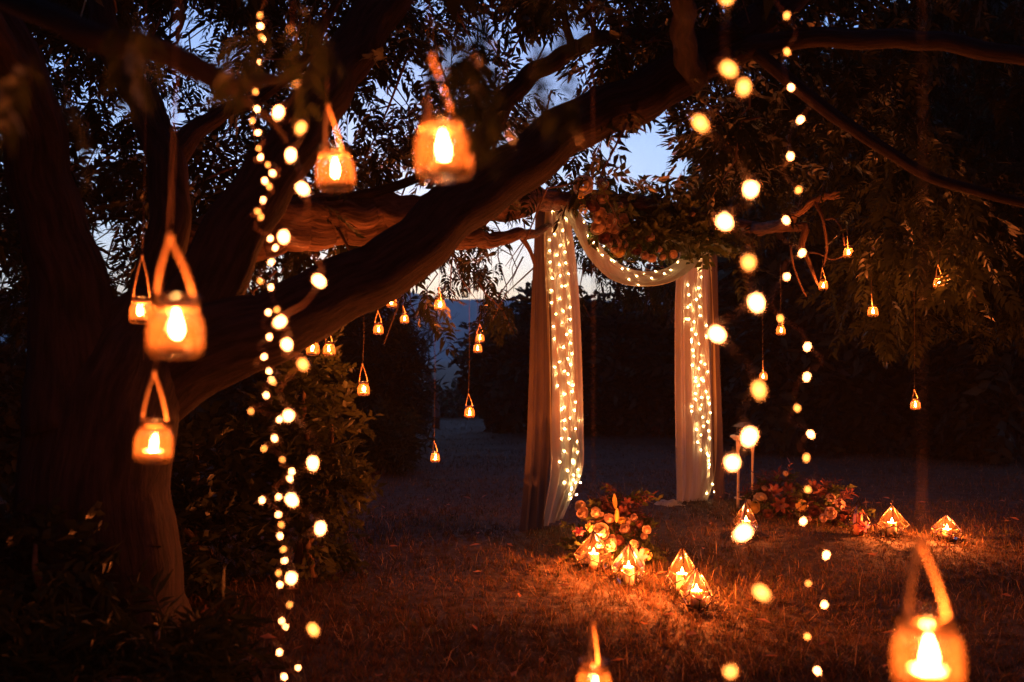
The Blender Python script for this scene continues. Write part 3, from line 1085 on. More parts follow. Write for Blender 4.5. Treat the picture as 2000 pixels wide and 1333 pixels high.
def jar(px, py, w, apex, label, top_py=None, lit=True, turn=0.4, tilt=0.0, watts=None, top_z=None):
    d = 0.075 * FPX / w
    base = at(px, py, d) - Vector((0, 0, 0.043))
    o = thing('jar_lantern', label, 'lantern', base, 'candle jars hanging from the tree')
    o.rotation_euler = (tilt * 0.6, tilt, turn)
    obj('glass_jar', JM['glass_jar'], o)
    c = obj('candle', JM['candle'], o)
    obj('tin_cup', JM['tin_cup'], c)
    obj('wick', JM['wick'], c)
    if lit:
        fl_ = obj('flame', JM['flame'], o)
        fl_.scale = (random.uniform(0.85, 1.15), random.uniform(0.85, 1.15), random.uniform(0.8, 1.12))
        fl_.rotation_euler = (random.uniform(-0.12, 0.12), random.uniform(-0.16, 0.16), 0)
        fl_.location = (random.uniform(-0.004, 0.004), random.uniform(-0.004, 0.004), 0.003)
        candle_light(o, 0.036, watts or (FLAME_W if w > 30 else 1.35 * FLAME_W))
    hz = 0.043 + (py - apex[1]) / FPX * d      # handle top above the base
    hx = (apex[0] - px) / FPX * d
    top = Vector((hx * math.cos(turn), -hx * math.sin(turn), hz))
    r = 0.0026 if w > 30 else 0.0022
    b = MB()
    for s in (-1, 1):
        a = Vector((s * 0.0285, 0, 0.0715))
        pts = [a.lerp(top, t) + Vector((s * 0.004 * math.sin(math.pi * t), 0, 0)) for t in np.linspace(0, 1, 26)]
        b.tube(pts, r, 6, True, lambda a_, l, i: 1 + 0.18 * math.sin(2 * a_ + l * 500))
    for k in range(2):
        ring = [(0.0292 * math.cos(t), 0.0292 * math.sin(t), 0.0685 + 0.0030 * k) for t in np.linspace(0, 2 * math.pi, 25)]
        b.tube(ring, r * 0.6, 5, False)
    b.lathe([(0.0005, -0.006), (0.0042, -0.004), (0.0048, 0.0), (0.0042, 0.004), (0.0005, 0.006)], 8, top)
    b.build('twine_handle', 'twine', o)
    zt = (top_z if top_z is not None else at(px, top_py, d).z) - base.z
    n = 10
    e = Vector((top.x + 0.01, top.y, zt))
    b = MB()
    b.tube([top.lerp(e, t) + Vector((0.004 * math.sin(5 * t), 0, 0)) for t in np.linspace(0, 1, n)], 0.0009 if w > 30 else 0.0012, 5)
    b.build('hanging_cord', 'cord_dark', o)
    return o


jar(343, 640, 105, (330, 463), 'large blurred candle jar at the left, the biggest of the three hanging together', top_z=2.45, turn=0.35)
jar(276, 607, 45, (277, 500), 'small candle jar half hidden behind the biggest jar on the left', top_z=2.9, turn=0.5)
jar(298, 862, 72, (290, 729), 'candle jar hanging lowest of the three jars on the left', top_z=2.5, turn=0.7, tilt=0.05)
jar(657, 330, 75, (649, 206), 'blurred candle jar hanging at upper centre left, just right of the string lights', top_z=2.6, turn=1.1, tilt=-0.05)
jar(870, 288, 110, (857, 106), 'large blurred candle jar hanging at top centre in front of the rising limb', top_z=2.5, turn=0.9, tilt=-0.06)
jar(1160, 1332, 68, (1158, 1216), 'blurred candle jar cut off by the bottom edge of the picture, below the ground lanterns', top_z=2.5, turn=1.15)
jar(1812, 1272, 132, (1800, 1062), 'large blurred candle jar in the lower right corner, largest of all', top_z=2.3, turn=0.3)
jar(611, 680, 26, (608, 640), 'left one of two small jars beside each other under the great limb', top_py=590, turn=0.4)
jar(643, 682, 24, (640, 642), 'right one of two small jars beside each other under the great limb', top_py=560, turn=0.8)
jar(739, 643, 20, (738, 608), 'small candle jar under the great limb, leftmost of the four above the blue hills', top_py=500, turn=0.3)
jar(765, 590, 21, (762, 553), 'small candle jar, second from the left of the four above the blue hills', top_py=480, turn=1.0)
jar(790, 623, 17, (787, 597), 'tiny candle jar hanging between two others in front of the blue hill gap', top_py=480, turn=1.2)
jar(859, 595, 22, (857, 562), 'small candle jar hanging right above the bare tree', top_py=470, turn=1.25)
jar(908, 574, 14, (907, 556), 'tiny unlit jar dark against the whitish sky, right of the jar above the bare tree', top_py=480, lit=False)
jar(938, 660, 16, (937, 634), 'upper jar of the close pair right of the bare tree', top_py=540, turn=0.3)
jar(933, 680, 17, (931, 648), 'lower jar of the close pair right of the bare tree', top_py=540, turn=0.8)
jar(710, 760, 24, (708, 712), 'candle jar with a wide handle hanging on long cords in front of the dark evergreen', top_py=560, turn=0.2)
jar(917, 805, 20, (915, 770), 'small candle jar hanging low midway between the evergreen and the left drape', top_py=540, turn=0.4)
jar(850, 893, 18, (848, 862), 'lowest small candle jar, just over the grass left of the drapes', top_py=560, turn=0.9)
jar(1657, 493, 19, (1655, 462), 'small candle jar at the end of the lit twig, highest of the right-hand jars', top_py=445, turn=1.35)
jar(1608, 557, 18, (1606, 524), 'small candle jar under the knobbly lit branch on the right', top_py=505, turn=0.5)
jar(1705, 608, 20, (1702, 575), 'small candle jar right of and below the one under the knobbly branch', top_py=460, turn=1.3)
jar(1834, 552, 21, (1832, 518), 'rightmost small candle jar, beside the thin slanting twig', top_py=480, turn=0.4)
jar(1525, 645, 18, (1524, 615), 'small candle jar partly behind a string bulb, left of the right-hand jars', top_py=520, turn=0.6)
jar(1491, 735, 16, (1490, 705), 'tiny candle jar just over a big glowing bulb, right of the right drape', top_py=560, turn=1.4)
jar(1788, 790, 19, (1786, 762), 'lowest of the small right-hand jars, alone in the dark over the meadow', top_py=560, turn=0.4)


# ------------------------------------------------------------------ drapes over the limb
def panel_mesh(name, prof, folds, amp, mat, nu=60, nv=60, seed=0):
    """prof: list of (v, left point, right point); a hanging cloth with vertical folds, gathered at the top"""
    r = np.random.default_rng(seed)
    ph = r.uniform(0, 6.28, 6)
    Lp = spline([p[1] for p in prof], nv)
    Rp = spline([p[2] for p in prof], nv)
    b = MB()
    v, f = [], []
    for j in range(nv):
        t = j / (nv - 1)
        A, B = Lp[j], Rp[j]
        ax = B - A
        nrm = np.array([ax[1], -ax[0], 0.0])
        nrm /= np.linalg.norm(nrm) + 1e-9
        for i in range(nu):
            u = i / (nu - 1)
            uu = u + 0.035 * math.sin(2.2 * t + ph[0] + 4 * u) * (1 - abs(2 * u - 1))
            fo = (math.sin(2 * math.pi * folds * uu + ph[1] + 0.7 * math.sin(2.5 * t + ph[2]))
                  + 0.5 * math.sin(2 * math.pi * folds * 1.83 * uu + ph[3] + 0.8 * t) + 0.25 * math.sin(2 * math.pi * folds * 3.1 * uu + ph[4]))
            a = amp * (0.55 + 0.6 * t)
            p = A + ax * u + nrm * (fo * a)
            p = p + np.array([0.006 * math.sin(6 * t + 3 * u + ph[5]), 0, 0])
            v.append(tuple(p))
    for j in range(nv - 1):
        for i in range(nu - 1):
            f.append((j * nu + i, j * nu + i + 1, (j + 1) * nu + i + 1, (j + 1) * nu + i))
    b.add(v, f)
    return b


def A3(*q):
    return np.array(at(*q))


left_base = on_ground(1070, 8.1)
left_drape = thing('drape', 'cream and rose cloth drape hanging from the limb, left side of the arch', 'drape', left_base, 'cloth drapes of the wedding arch')
right_base = on_ground(1360, 9.4)
right_drape = thing('drape', 'cream and rose cloth drape hanging from the limb, right side of the arch', 'drape', right_base, 'cloth drapes of the wedding arch')


def to_local(b, base):
    b.v = [(x - base.x, y - base.y, z - base.z) for x, y, z in b.v]
    return b


cream_l = panel_mesh('l', [(0, A3(1064, 404, 8.06), A3(1106, 404, 8.16)), (.12, A3(1062, 480, 8.06), A3(1118, 480, 8.2)), (.35, A3(1068, 620, 8.08), A3(1129, 620, 8.3)),
                           (.7, A3(1072, 840, 8.1), A3(1137, 840, 8.36)), (.86, A3(1071, 930, 8.12), A3(1136, 925, 8.36)), (1, A3(1056, 1030, 8.14), A3(1098, 1012, 8.40))],
                     4.2, 0.021, 'cloth_cream', 110, 90, 3)
rose_l = panel_mesh('lr', [(0, A3(1046, 405, 8.0), A3(1070, 405, 8.1)), (.3, A3(1040, 600, 7.98), A3(1073, 600, 8.12)), (.7, A3(1032, 850, 7.94), A3(1076, 850, 8.14)), (1, A3(1017, 1046, 7.9), A3(1064, 1036, 8.16))],
                    3.0, 0.019, 'cloth_rose', 70, 60, 8)
cream_r = panel_mesh('r', [(0, A3(1338, 432, 9.34), A3(1388, 436, 9.5)), (.2, A3(1322, 545, 9.34), A3(1388, 545, 9.56)), (.5, A3(1320, 700, 9.34), A3(1394, 700, 9.6)),
                           (.8, A3(1321, 880, 9.36), A3(1398, 880, 9.6)), (.92, A3(1322, 945, 9.36), A3(1390, 950, 9.58)), (1, A3(1322, 992, 9.38), A3(1374, 994, 9.52))],
                     4.4, 0.022, 'cloth_cream', 110, 90, 5)
rose_r = panel_mesh('rr', [(0, A3(1382, 436, 9.52), A3(1398, 436, 9.7)), (.5, A3(1388, 700, 9.56), A3(1405, 700, 9.75)), (1, A3(1394, 975, 9.58), A3(1412, 970, 9.8))],
                    2.0, 0.014, 'cloth_rose', 30, 50, 9)
bvh_l = BVHTree.FromPolygons([Vector(v) for v in cream_l.v], cream_l.f)
bvh_r = BVHTree.FromPolygons([Vector(v) for v in cream_r.v], cream_r.f)


def swag():
    top = [A3(1108, 384, 8.16), A3(1139, 424, 8.3), A3(1176, 482, 8.48), A3(1214, 516, 8.68), A3(1258, 528, 8.92), A3(1305, 520, 9.15), A3(1345, 482, 9.3), A3(1378, 434, 9.44)]
    bot = [A3(1090, 394, 8.02), A3(1118, 446, 8.05), A3(1150, 505, 8.15), A3(1196, 548, 8.35), A3(1256, 561, 8.6), A3(1322, 549, 8.85), A3(1368, 508, 9.1), A3(1386, 442, 9.4)]
    ns, nw = 90, 22
    T, Bt = spline(top, ns), spline(bot, ns)
    v, f = [], []
    for i in range(ns):
        s = i / (ns - 1)
        for k in range(nw):
            w = k / (nw - 1)
            p = T[i] * (1 - w) + Bt[i] * w
            belly = 0.055 * math.sin(math.pi * w) * math.sin(math.pi * min(1, max(0, s)))
            fo = 0.010 * math.sin(2 * math.pi * 2.6 * w + 1.6 * s) + 0.006 * math.sin(2 * math.pi * 5.1 * w + 3 * s + 1)
            p = p + np.array([-0.35 * belly, -fo - 0.4 * belly, -belly * 0.55 - fo])
            v.append(tuple(p))
    for i in range(ns - 1):
        for k in range(nw - 1):
            f.append((i * nw + k, (i + 1) * nw + k, (i + 1) * nw + k + 1, i * nw + k + 1))
    b = MB()
    b.add(v, f)
    return b


swag_b = swag()
bvh_s = BVHTree.FromPolygons([Vector(v) for v in swag_b.v], swag_b.f)
to_local(cream_l, left_base).build('cream_panel', 'cloth_cream', left_drape)
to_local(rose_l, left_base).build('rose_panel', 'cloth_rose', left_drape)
to_local(cream_r, right_base).build('cream_panel', 'cloth_cream', right_drape)
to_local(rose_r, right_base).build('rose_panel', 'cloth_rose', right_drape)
# hem lying on the grass at the right drape
pud = MB()
v, f = [], []
for i in range(14):
    for k in range(14):
        u, w = i / 13 - 0.5, k / 13 - 0.5
        p = at(1318, 992, 9.3)
        x, y = p.x - 0.05 + u * 0.34, p.y - 0.02 + w * 0.3
        v.append((x - right_base.x, y - right_base.y, gz(x, y) + 0.03 + 0.02 * math.sin(14 * u + 3 * w) * math.cos(11 * w) - 0.10 * (u * u + w * w) * 2 - right_base.z))
for i in range(13):
    for k in range(13):
        f.append((i * 14 + k, (i + 1) * 14 + k, (i + 1) * 14 + k + 1, i * 14 + k + 1))
pud.add(v, f)
pud.build('hem', 'cloth_cream', right_drape)
sw_o = swag_b.build('drape', 'cloth_cream')
tag(sw_o, 'cream cloth swag looping down between the two drapes of the arch', 'drape', 'cloth drapes of the wedding arch')

# micro lights pinned to the cloth (crop pixels -> photo pixels)
LU = [(385, 295), (430, 308), (490, 288), (380, 425), (463, 380), (443, 457), (497, 437), (520, 360), (410, 497), (487, 530), (528, 508), (412, 570), (458, 595), (512, 577),
      (415, 640), (475, 660), (515, 647), (428, 700), (480, 730), (535, 717), (430, 747), (490, 797), (513, 797), (423, 827), (550, 860), (475, 880), (420, 905), (543, 937),
      (500, 960), (452, 980), (545, 1015), (495, 1040), (437, 1060), (545, 1090), (522, 1113), (443, 1140), (548, 1167), (500, 1195), (462, 1213), (557, 1237), (533, 1270),
      (475, 1290), (547, 1308)]
LL = [(445, 58), (508, 85), (460, 102), (533, 105), (535, 160), (560, 177), (463, 180), (557, 217), (508, 233), (487, 255), (580, 287), (503, 318), (490, 332), (573, 340),
      (543, 390), (507, 407), (600, 403), (510, 461), (580, 460), (487, 525), (540, 525), (590, 544), (508, 605), (577, 597), (592, 613), (480, 675), (563, 668), (567, 682),
      (597, 725), (528, 733), (583, 745), (567, 760), (605, 767), (567, 792), (508, 810), (580, 810), (613, 810), (552, 820), (555, 843), (553, 855), (543, 885), (590, 887),
      (582, 892), (550, 913)]
RU = [(1330, 500), (1305, 440), (1380, 565), (1387, 628), (1335, 632), (1388, 688), (1300, 690), (1400, 740), (1312, 790), (1380, 810), (1360, 820), (1320, 855), (1390, 860),
      (1368, 885), (1325, 920), (1310, 935), (1388, 933), (1345, 953), (1393, 990), (1302, 1012), (1320, 1012), (1353, 1030), (1433, 1053), (1337, 1080), (1350, 1072),
      (1363, 1112), (1432, 1125), (1335, 1147), (1335, 1163), (1385, 1173), (1345, 1213), (1400, 1245), (1350, 1252), (1395, 1290), (1340, 1310), (1423, 1307)]
RL = [(1342, 47), (1383, 68), (1348, 88), (1440, 90), (1362, 127), (1397, 135), (1412, 147), (1363, 150), (1383, 177), (1367, 185), (1430, 217), (1360, 230), (1400, 255),
      (1443, 257), (1363, 268), (1453, 297), (1400, 302), (1337, 313), (1393, 330), (1337, 345), (1460, 355), (1407, 385), (1440, 413), (1368, 427), (1413, 443), (1368, 463),
      (1445, 473), (1398, 500), (1455, 522), (1375, 548), (1438, 582), (1398, 597), (1437, 622), (1447, 637), (1448, 667), (1452, 692), (1450, 712), (1453, 757), (1472, 820),
      (1482, 870), (1433, 877)]
SU = [(635, 380), (695, 437), (700, 512), (765, 538), (755, 595), (815, 627), (832, 635), (885, 683), (923, 685), (978, 730), (1020, 718), (1075, 745), (1100, 700), (1158, 715),
      (930, 752), (990, 787), (660, 470), (720, 560), (1200, 690), (1245, 640)]
mb = MB(); mb.lathe([(0.0003, -0.0023), (0.0018, -0.0012), (0.0022, 0.0), (0.0018, 0.0012), (0.0003, 0.0023)], 7)
MICRO = mb.mesh('bulb', 'micro_bulb')


def micro_string(pts, bvh, fallback_d, label, base):
    o = thing('micro_light_string', label, 'string lights', base, 'copper wire micro lights on the drapes')
    world_pts = []
    eye = Vector((0, 0, CAM_Z))
    for i, (px, py) in enumerate(pts):
        dirv = (at(px, py, 5.0) - eye).normalized()
        hit = bvh.ray_cast(eye, dirv)
        if hit[0] is None:
            near = bvh.find_nearest(at(px, py, fallback_d))
            p = at(px, py, near[0].y - 0.015)
        else:
            back = (i % 7 == 3)                      # a few sit behind the sheer cloth
            p = hit[0] + dirv * (0.016 if back else -0.009)
        world_pts.append(p)
        q = obj('bulb', MICRO, o)
        q.location = p - base
    b = MB()
    # the wires run down the cloth in three strands
    cols = {}
    order = sorted(range(len(world_pts)), key=lambda i: -world_pts[i].z)
    for n_, i in enumerate(order):
        cols.setdefault(n_ % 3, []).append(world_pts[i])
    for c in cols.values():
        if len(c) > 2:
            S = spline([p - base + Vector((0, 0.004, 0)) for p in c], len(c) * 4)
            b.tube(S, 0.0006, 4)
    b.build('wire', 'copper_wire', o)


def cu(L, oy=320):
    return [(950 + x / 3.333, oy + y / 3.333) for x, y in L]


micro_string(cu(LU) + cu(LL, 700), bvh_l, 8.1, 'warm white micro lights scattered down the left drape', left_base)
micro_string(cu(RU) + cu(RL, 700), bvh_r, 9.4, 'warm white micro lights scattered down the right drape', right_base)
micro_string(cu(SU), bvh_s, 8.6, 'warm white micro lights along the cloth swag of the arch', at(1250, 550, 8.6))


# ------------------------------------------------------------------ near string lights
def bulb_mesh(mat):
    b = MB()
    b.lathe([(0.0003, -0.0085), (0.0028, -0.007), (0.0044, -0.003), (0.0046, 0.001), (0.0034, 0.005), (0.0018, 0.007), (0.0003, 0.0075)], 10)
    return b.mesh('bulb', mat)


BULB = {k: bulb_mesh(k) for k in ('bulb_bright', 'bulb_amber')}
gb = MB(); gb.lathe([(0.0003, -0.0135), (0.005, -0.0115), (0.0078, -0.005), (0.008, 0.001), (0.006, 0.007), (0.003, 0.0095)], 10)
HALO_GLOBE = gb.mesh('halo_globe', 'halo_glass')
sb = MB(); sb.lathe([(0.0003, 0.0145), (0.0026, 0.014), (0.0030, 0.0065), (0.0022, 0.005)], 8)
SOCKET = sb.mesh('socket', 'wire')


def light_string(pts, d, label, wander, amber_every, top, bulb_scale=1.0, seed=0, wire_r=0.0009):
    r = random.Random(seed)
    base = at(pts[-1][0], pts[-1][1], d)
    o = thing('light_string', label, 'string lights', base, 'strings of warm bulbs hanging near the camera')
    W = []
    for i, q in enumerate(pts):
        dd = d * (1 + r.uniform(-0.03, 0.03))
        p = at(q[0], q[1], dd)
        amber = q[2] if len(q) > 2 else (i % amber_every == 1)
        k = obj('bulb', BULB['bulb_amber' if amber else 'bulb_bright'], o)
        k.location = p - base
        k.rotation_euler = (r.uniform(-0.9, 0.9), r.uniform(-0.9, 0.9), r.uniform(0, 6))
        k.scale = (bulb_scale,) * 3
        s = obj('socket', SOCKET, k)
        obj('halo_globe', HALO_GLOBE, k)
        W.append(p)
    ctrl = [top - base]
    for i, p in enumerate(W):
        ctrl.append(p - base + Vector((0, 0.012, 0.006)))
        if i < len(W) - 1:
            m = (p + W[i + 1]) / 2 - base
            ctrl.append(m + Vector((r.uniform(-1, 1) * wander, r.uniform(-0.5, 0.5) * wander, 0)))
    ctrl.append(ctrl[-1] + Vector((0.01, 0, -0.25)))
    b = MB()
    b.tube(spline(ctrl, len(ctrl) * 6), wire_r, 6)
    b.build('wire', 'wire', o)


L1 = [(505, -35), (508, 30), (508, 51), (509, 72, True), (514, 77), (508, 121), (508, 162), (499, 179), (502, 213), (493, 236, True), (504, 259), (505, 290, True), (509, 307), (523, 322, True), (532, 338), (517, 353),
      (526, 364, True), (514, 391), (503, 413, True), (510, 424), (528, 466), (538, 484), (530, 512), (508, 549, True), (529, 561), (541, 605), (524, 610), (526, 658), (516, 697),
      (525, 725), (530, 742), (533, 746, True), (520, 772), (490, 803, True), (546, 819), (536, 856), (516, 876, True), (551, 898), (570, 921), (566, 935), (544, 971), (512, 977), (544, 1005),
      (549, 1025), (547, 1047), (554, 1073, True), (556, 1095), (544, 1119, True), (547, 1142), (566, 1181, True), (551, 1213), (558, 1224), (546, 1274), (582, 1304), (555, 1322), (560, 1370)]
L2 = [(570, 60, True), (579, 156, True), (544, 219), (588, 249, True), (568, 302), (590, 368), (554, 462), (622, 548), (548, 628), (560, 672), (591, 711), (564, 811), (611, 904), (569, 976), (626, 1031), (569, 1128), (611, 1229, True), (590, 1380)]
R1 = [(1430, -70), (1420, -4), (1422, 134, True), (1453, 170, True), (1367, 240, True), (1467, 368), (1414, 432), (1462, 511, True), (1477, 590), (1399, 652), (1482, 760, True), (1464, 852), (1430, 902), (1453, 1040),
      (1486, 1157, True), (1426, 1310, True), (1440, 1400)]
R2 = [(1530, -50), (1537, 30, True), (1537, 101, True), (1545, 171), (1564, 234), (1544, 305), (1560, 371, True), (1535, 430), (1567, 494), (1537, 540), (1524, 622), (1577, 677), (1576, 736), (1557, 797, True),
      (1583, 848), (1575, 894, True), (1577, 956, True), (1569, 1018), (1614, 1084), (1579, 1139), (1611, 1181), (1576, 1243, True), (1596, 1310), (1590, 1380)]
light_string(L1, 2.0, 'long string of small bulbs hanging down the left of the picture', 0.022, 6, at(505, -330, 2.0), 0.5, 1)
light_string(L2, 1.45, 'string of larger blurred bulbs winding beside the left string of small bulbs', 0.03, 9, at(560, -420, 1.45), 0.9, 2, 0.0009)
light_string(R1, 1.15, 'string of the biggest blurred bulbs hanging in front of the right drape', 0.026, 9, at(1440, -600, 1.15), 1.0, 3, 0.0009)
light_string(R2, 1.95, 'string of small bulbs hanging straight down right of the biggest bulbs', 0.03, 9, at(1540, -360, 1.95), 0.68, 4)


# ------------------------------------------------------------------ geometric candle lanterns
def lantern(px, base_py, d, w, h, label, rz=0.3, lit=True, pink=False, ch=0.42, loop=False, watts=None):
    base = on_ground(px, d)
    base.z += 0.005
    w, h = w * 1.12, h * 1.12
    o = thing('geometric_lantern', label, 'lantern', base, 'faceted glass candle lanterns on the grass', rz)
    Rr = w / 2
    N = 5
    top = Vector((0, 0, h))
    U = [Vector((Rr * math.cos(2 * math.pi * i / N), Rr * math.sin(2 * math.pi * i / N), 0.40 * h)) for i in range(N)]
    Lw = [Vector((0.92 * Rr * math.cos(2 * math.pi * (i + .5) / N), 0.92 * Rr * math.sin(2 * math.pi * (i + .5) / N), 0.26 * h)) for i in range(N)]
    Bt = [Vector((0.58 * Rr * math.cos(2 * math.pi * (i + .5) / N), 0.58 * Rr * math.sin(2 * math.pi * (i + .5) / N), 0.0)) for i in range(N)]
    fr = MB()
    e = 0.0036
    for i in range(N):
        j = (i + 1) % N
        fr.tube([top, U[i]], e, 6)
        fr.tube([U[i], Lw[i]], e, 6)
        fr.tube([Lw[i], U[j]], e, 6)
        fr.tube([Lw[i], Bt[i]], e, 6)
        fr.tube([Bt[i], Bt[j]], e, 6)
    if loop:
        fr.tube([top + Vector((0.012 * math.cos(t), 0, 0.012 + 0.012 * math.sin(t))) for t in np.linspace(0, 6.283, 14)], 0.0016, 5, False)
    fr.build('frame', 'lantern_metal', o)
    for i in range(N):
        j = (i + 1) % N
        b = MB(); b.add([top, U[i], Lw[i], U[j]], [(0, 1, 2), (0, 2, 3)]); b.build('pane', 'pane_glass', o, False)
        k = (i - 1) % N
        b = MB(); b.add([U[i], Lw[k], Bt[k], Bt[i], Lw[i]], [(0, 1, 2), (0, 2, 3), (0, 3, 4)]); b.build('pane', 'pane_glass', o, False)
    b = MB(); b.add(Bt, [tuple(range(N))]); b.build('base_plate', 'lantern_metal', o, False)
    cr = min(0.034, Rr * 0.42)
    hh = h * ch
    b = MB()
    b.lathe([(0.0005, 0.003), (cr, 0.003), (cr * 1.01, hh * 0.5), (cr, hh - 0.003), (cr * 0.93, hh), (cr * 0.6, hh - 0.004), (cr * 0.2, hh - 0.006), (0.0005, hh - 0.006)], 20)
    c = b.build('candle', 'wax_pink' if pink else 'wax', o)
    b = MB(); b.tube([(0, 0, hh - 0.006), (0.0004, 0, hh), (0.001, 0, hh + 0.006)], 0.0008, 5); b.build('wick', 'wick', c)
    if lit:
        fl = obj('flame', JM['flame'], o)
        fl.location = (0, 0, hh - 0.022)
        fl.scale = (1.15, 1.15, 1.0)
        candle_light(o, hh + 0.018, watts or LANTERN_W)
    return o


def dg(py):
    """forward distance of the ground point that photo row py sees"""
    return CAM_Z * FPX / (py - 700.0)


lantern(1159, 1122, dg(1118), 0.235, 0.225, 'faceted candle lantern leftmost on the grass, leaning against the flower heap', 0.5)
lantern(1227, 1140, dg(1140), 0.185, 0.235, 'faceted candle lantern in front of the flowers, beside a pink lily', 0.25)
lantern(1331, 1155, dg(1158), 0.19, 0.255, 'faceted candle lantern standing half behind the frontmost one', 0.9)
lantern(1359, 1188, dg(1188), 0.17, 0.21, 'frontmost faceted candle lantern on brightly lit straw', 0.35)
lantern(1740, 1052, dg(1052), 0.22, 0.22, 'faceted candle lantern with a ring on top, right of the dim flower heap', 0.7, loop=True)
lantern(1847, 1050, dg(1052), 0.21, 0.175, 'faceted candle lantern rightmost on the grass', 0.2)
lantern(1456, 1040, dg(1050), 0.18, 0.25, 'faceted candle lantern behind a big glowing bulb, left of the dim flower heap', 0.5, watts=7.0)
lantern(1674, 1050, dg(1052), 0.17, 0.24, 'unlit faceted lantern with a pinkish candle at the right end of the dim flower heap', 0.5, lit=False, pink=True, ch=0.6)


# ------------------------------------------------------------------ flowers
def rose_mesh(seed, mat, open_=1.0):
    """a rose about 1 unit across: a ball of overlapping cupped petals, facing +Z"""
    r = random.Random(seed)
    b = MB()
    for ring, (n, rad, tip) in enumerate(((2, 0.16, 14), (3, 0.25, 26), (4, 0.34, 42), (5, 0.42, 60), (5, 0.50, 78 + 12 * open_))):
        for k in range(n):
            a = 2 * math.pi * (k + 0.5 * (ring % 2)) / n + r.uniform(-0.2, 0.2)
            half = math.pi / n * 1.28
            tp = R(tip + r.uniform(-6, 6))
            v, f = [], []
            for i in range(5):
                t = i / 4
                th = R(158) * (1 - t) + tp * t
                for q in range(5):
                    sgn = q / 2 - 1
                    ph = a + sgn * half * (0.55 + 0.45 * math.sin(math.pi * min(1, t * 0.75 + 0.1)))
                    tt = th + 0.22 * t * sgn * sgn
                    rr = rad * (1 + 0.13 * t ** 3 + 0.05 * r.uniform(-1, 1) * t)
                    v.append((rr * math.sin(tt) * math.cos(ph), rr * math.sin(tt) * math.sin(ph), rr * math.cos(tt) * 0.85 + 0.1))
            for i in range(4):
                for q in range(4):
                    f.append((i * 5 + q, i * 5 + q + 1, (i + 1) * 5 + q + 1, (i + 1) * 5 + q))
            b.add(v, f)
    return b.mesh('rose', mat)


def lily_mesh(mat):
    b = MB()
    for k in range(6):
        a = math.pi * k / 3
        v, f = [], []
        for i in range(6):
            t = i / 5
            rr = 0.06 + 0.5 * t
            z = 0.45 * math.sin(t * 2.1)
            w = 0.13 * math.sin(math.pi * min(1, 0.1 + 0.88 * t)) + 0.004
            for s in (-1, 0, 1):
                v.append((rr * math.cos(a) - s * w * math.sin(a), rr * math.sin(a) + s * w * math.cos(a), z - 0.04 * (1 - abs(s))))
        for i in range(5):
            for s in range(2):
                f.append((i * 3 + s, i * 3 + s + 1, (i + 1) * 3 + s + 1, (i + 1) * 3 + s))
        b.add(v, f)
    return b.mesh('lily', mat)


def cluster_mesh(mat, seed):
    """a hydrangea-like head of small florets"""
    r = random.Random(seed)
    b = MB()
    for _ in range(26):
        q = Vector((r.gauss(0, 1), r.gauss(0, 1), abs(r.gauss(0, 1)))).normalized()
        c = q * 0.42
        t1 = q.orthogonal().normalized()
        t2 = q.cross(t1)
        v, f = [c - q * 0.05], []
        for k in range(4):
            a = math.pi / 2 * k + r.uniform(0, 1)
            p = (t1 * math.cos(a) + t2 * math.sin(a)) * 0.15
            s = (t2 * math.cos(a) - t1 * math.sin(a)) * 0.07
            o = len(v)
            v += [c + p * 0.5 + s, c + p + q * 0.03, c + p * 0.5 - s]
            f.append((0, o, o + 1, o + 2))
        b.add(v, f)
    return b.mesh('flower_head', mat)


FL = {('rose', m): rose_mesh(i, m, 0.7 + 0.15 * (i % 3)) for i, m in enumerate(('petal_cream', 'petal_peach', 'petal_rose', 'petal_wine', 'petal_yellow'))}
FL[('lily', 'petal_pink')] = lily_mesh('petal_pink')
FL[('lily', 'petal_wine')] = lily_mesh('petal_wine')
FL[('flower_head', 'petal_yellow')] = cluster_mesh('petal_yellow', 3)
FL[('flower_head', 'petal_rose')] = cluster_mesh('petal_rose', 4)
bd = MB(); bd.lathe([(0.01, -0.5), (0.10, -0.4), (0.17, -0.1), (0.15, 0.2), (0.07, 0.45), (0.01, 0.55)], 9)
FL[('bud', 'petal_yellow')] = bd.mesh('bud', 'petal_yellow')
FL[('bud', 'petal_cream')] = FL[('bud', 'petal_yellow')]


def arrangement(name, label, base, flowers, leaf_blobs, n_leaves, wine_n, cat='flowers', lsize=(0.09, 0.18)):
    o = thing(name, label, cat, base)
    for kind, col, px, py, d, size in flowers:
        q = obj(kind, FL[(kind, 'petal_' + col)], o)
        p = at(px, py, d)
        q.location = p - Vector(base)
        to = (Vector((0, 0, CAM_Z)) - p).normalized() + Vector((random.uniform(-0.5, 0.5), 0, random.uniform(-0.2, 0.9)))
        q.rotation_euler = to.to_track_quat('Z', 'Y').to_euler()
        if kind == 'bud':
            q.rotation_euler = (random.uniform(-0.4, 0.1), random.uniform(-0.3, 0.6), 0)
        q.scale = (size * random.uniform(0.75, 0.95),) * 3
    bl = [(at(*c[:3]) - Vector(base), c[3]) for c in leaf_blobs]
    V, F = leaf_mass(bl, n_leaves, SPRIGS, lsize, 0.8)
    c = obj('foliage', np_mesh('foliage', V, F, 'leaf_floral'), o)
    c['kind'] = 'stuff'
    if wine_n:
        V, F = leaf_mass(bl[-2:], wine_n, NARROW, (0.08, 0.16), 0.9)
        c = obj('wine_foliage', np_mesh('wine_foliage', V, F, 'petal_wine'), o)
        c['kind'] = 'stuff'
    return o


# heap by the left drape: (crop pixels of the 1070,940 crop at 4.76x -> photo)
def hp(x, y):
    return 1070 + x / 4.76, 940 + y / 4.76


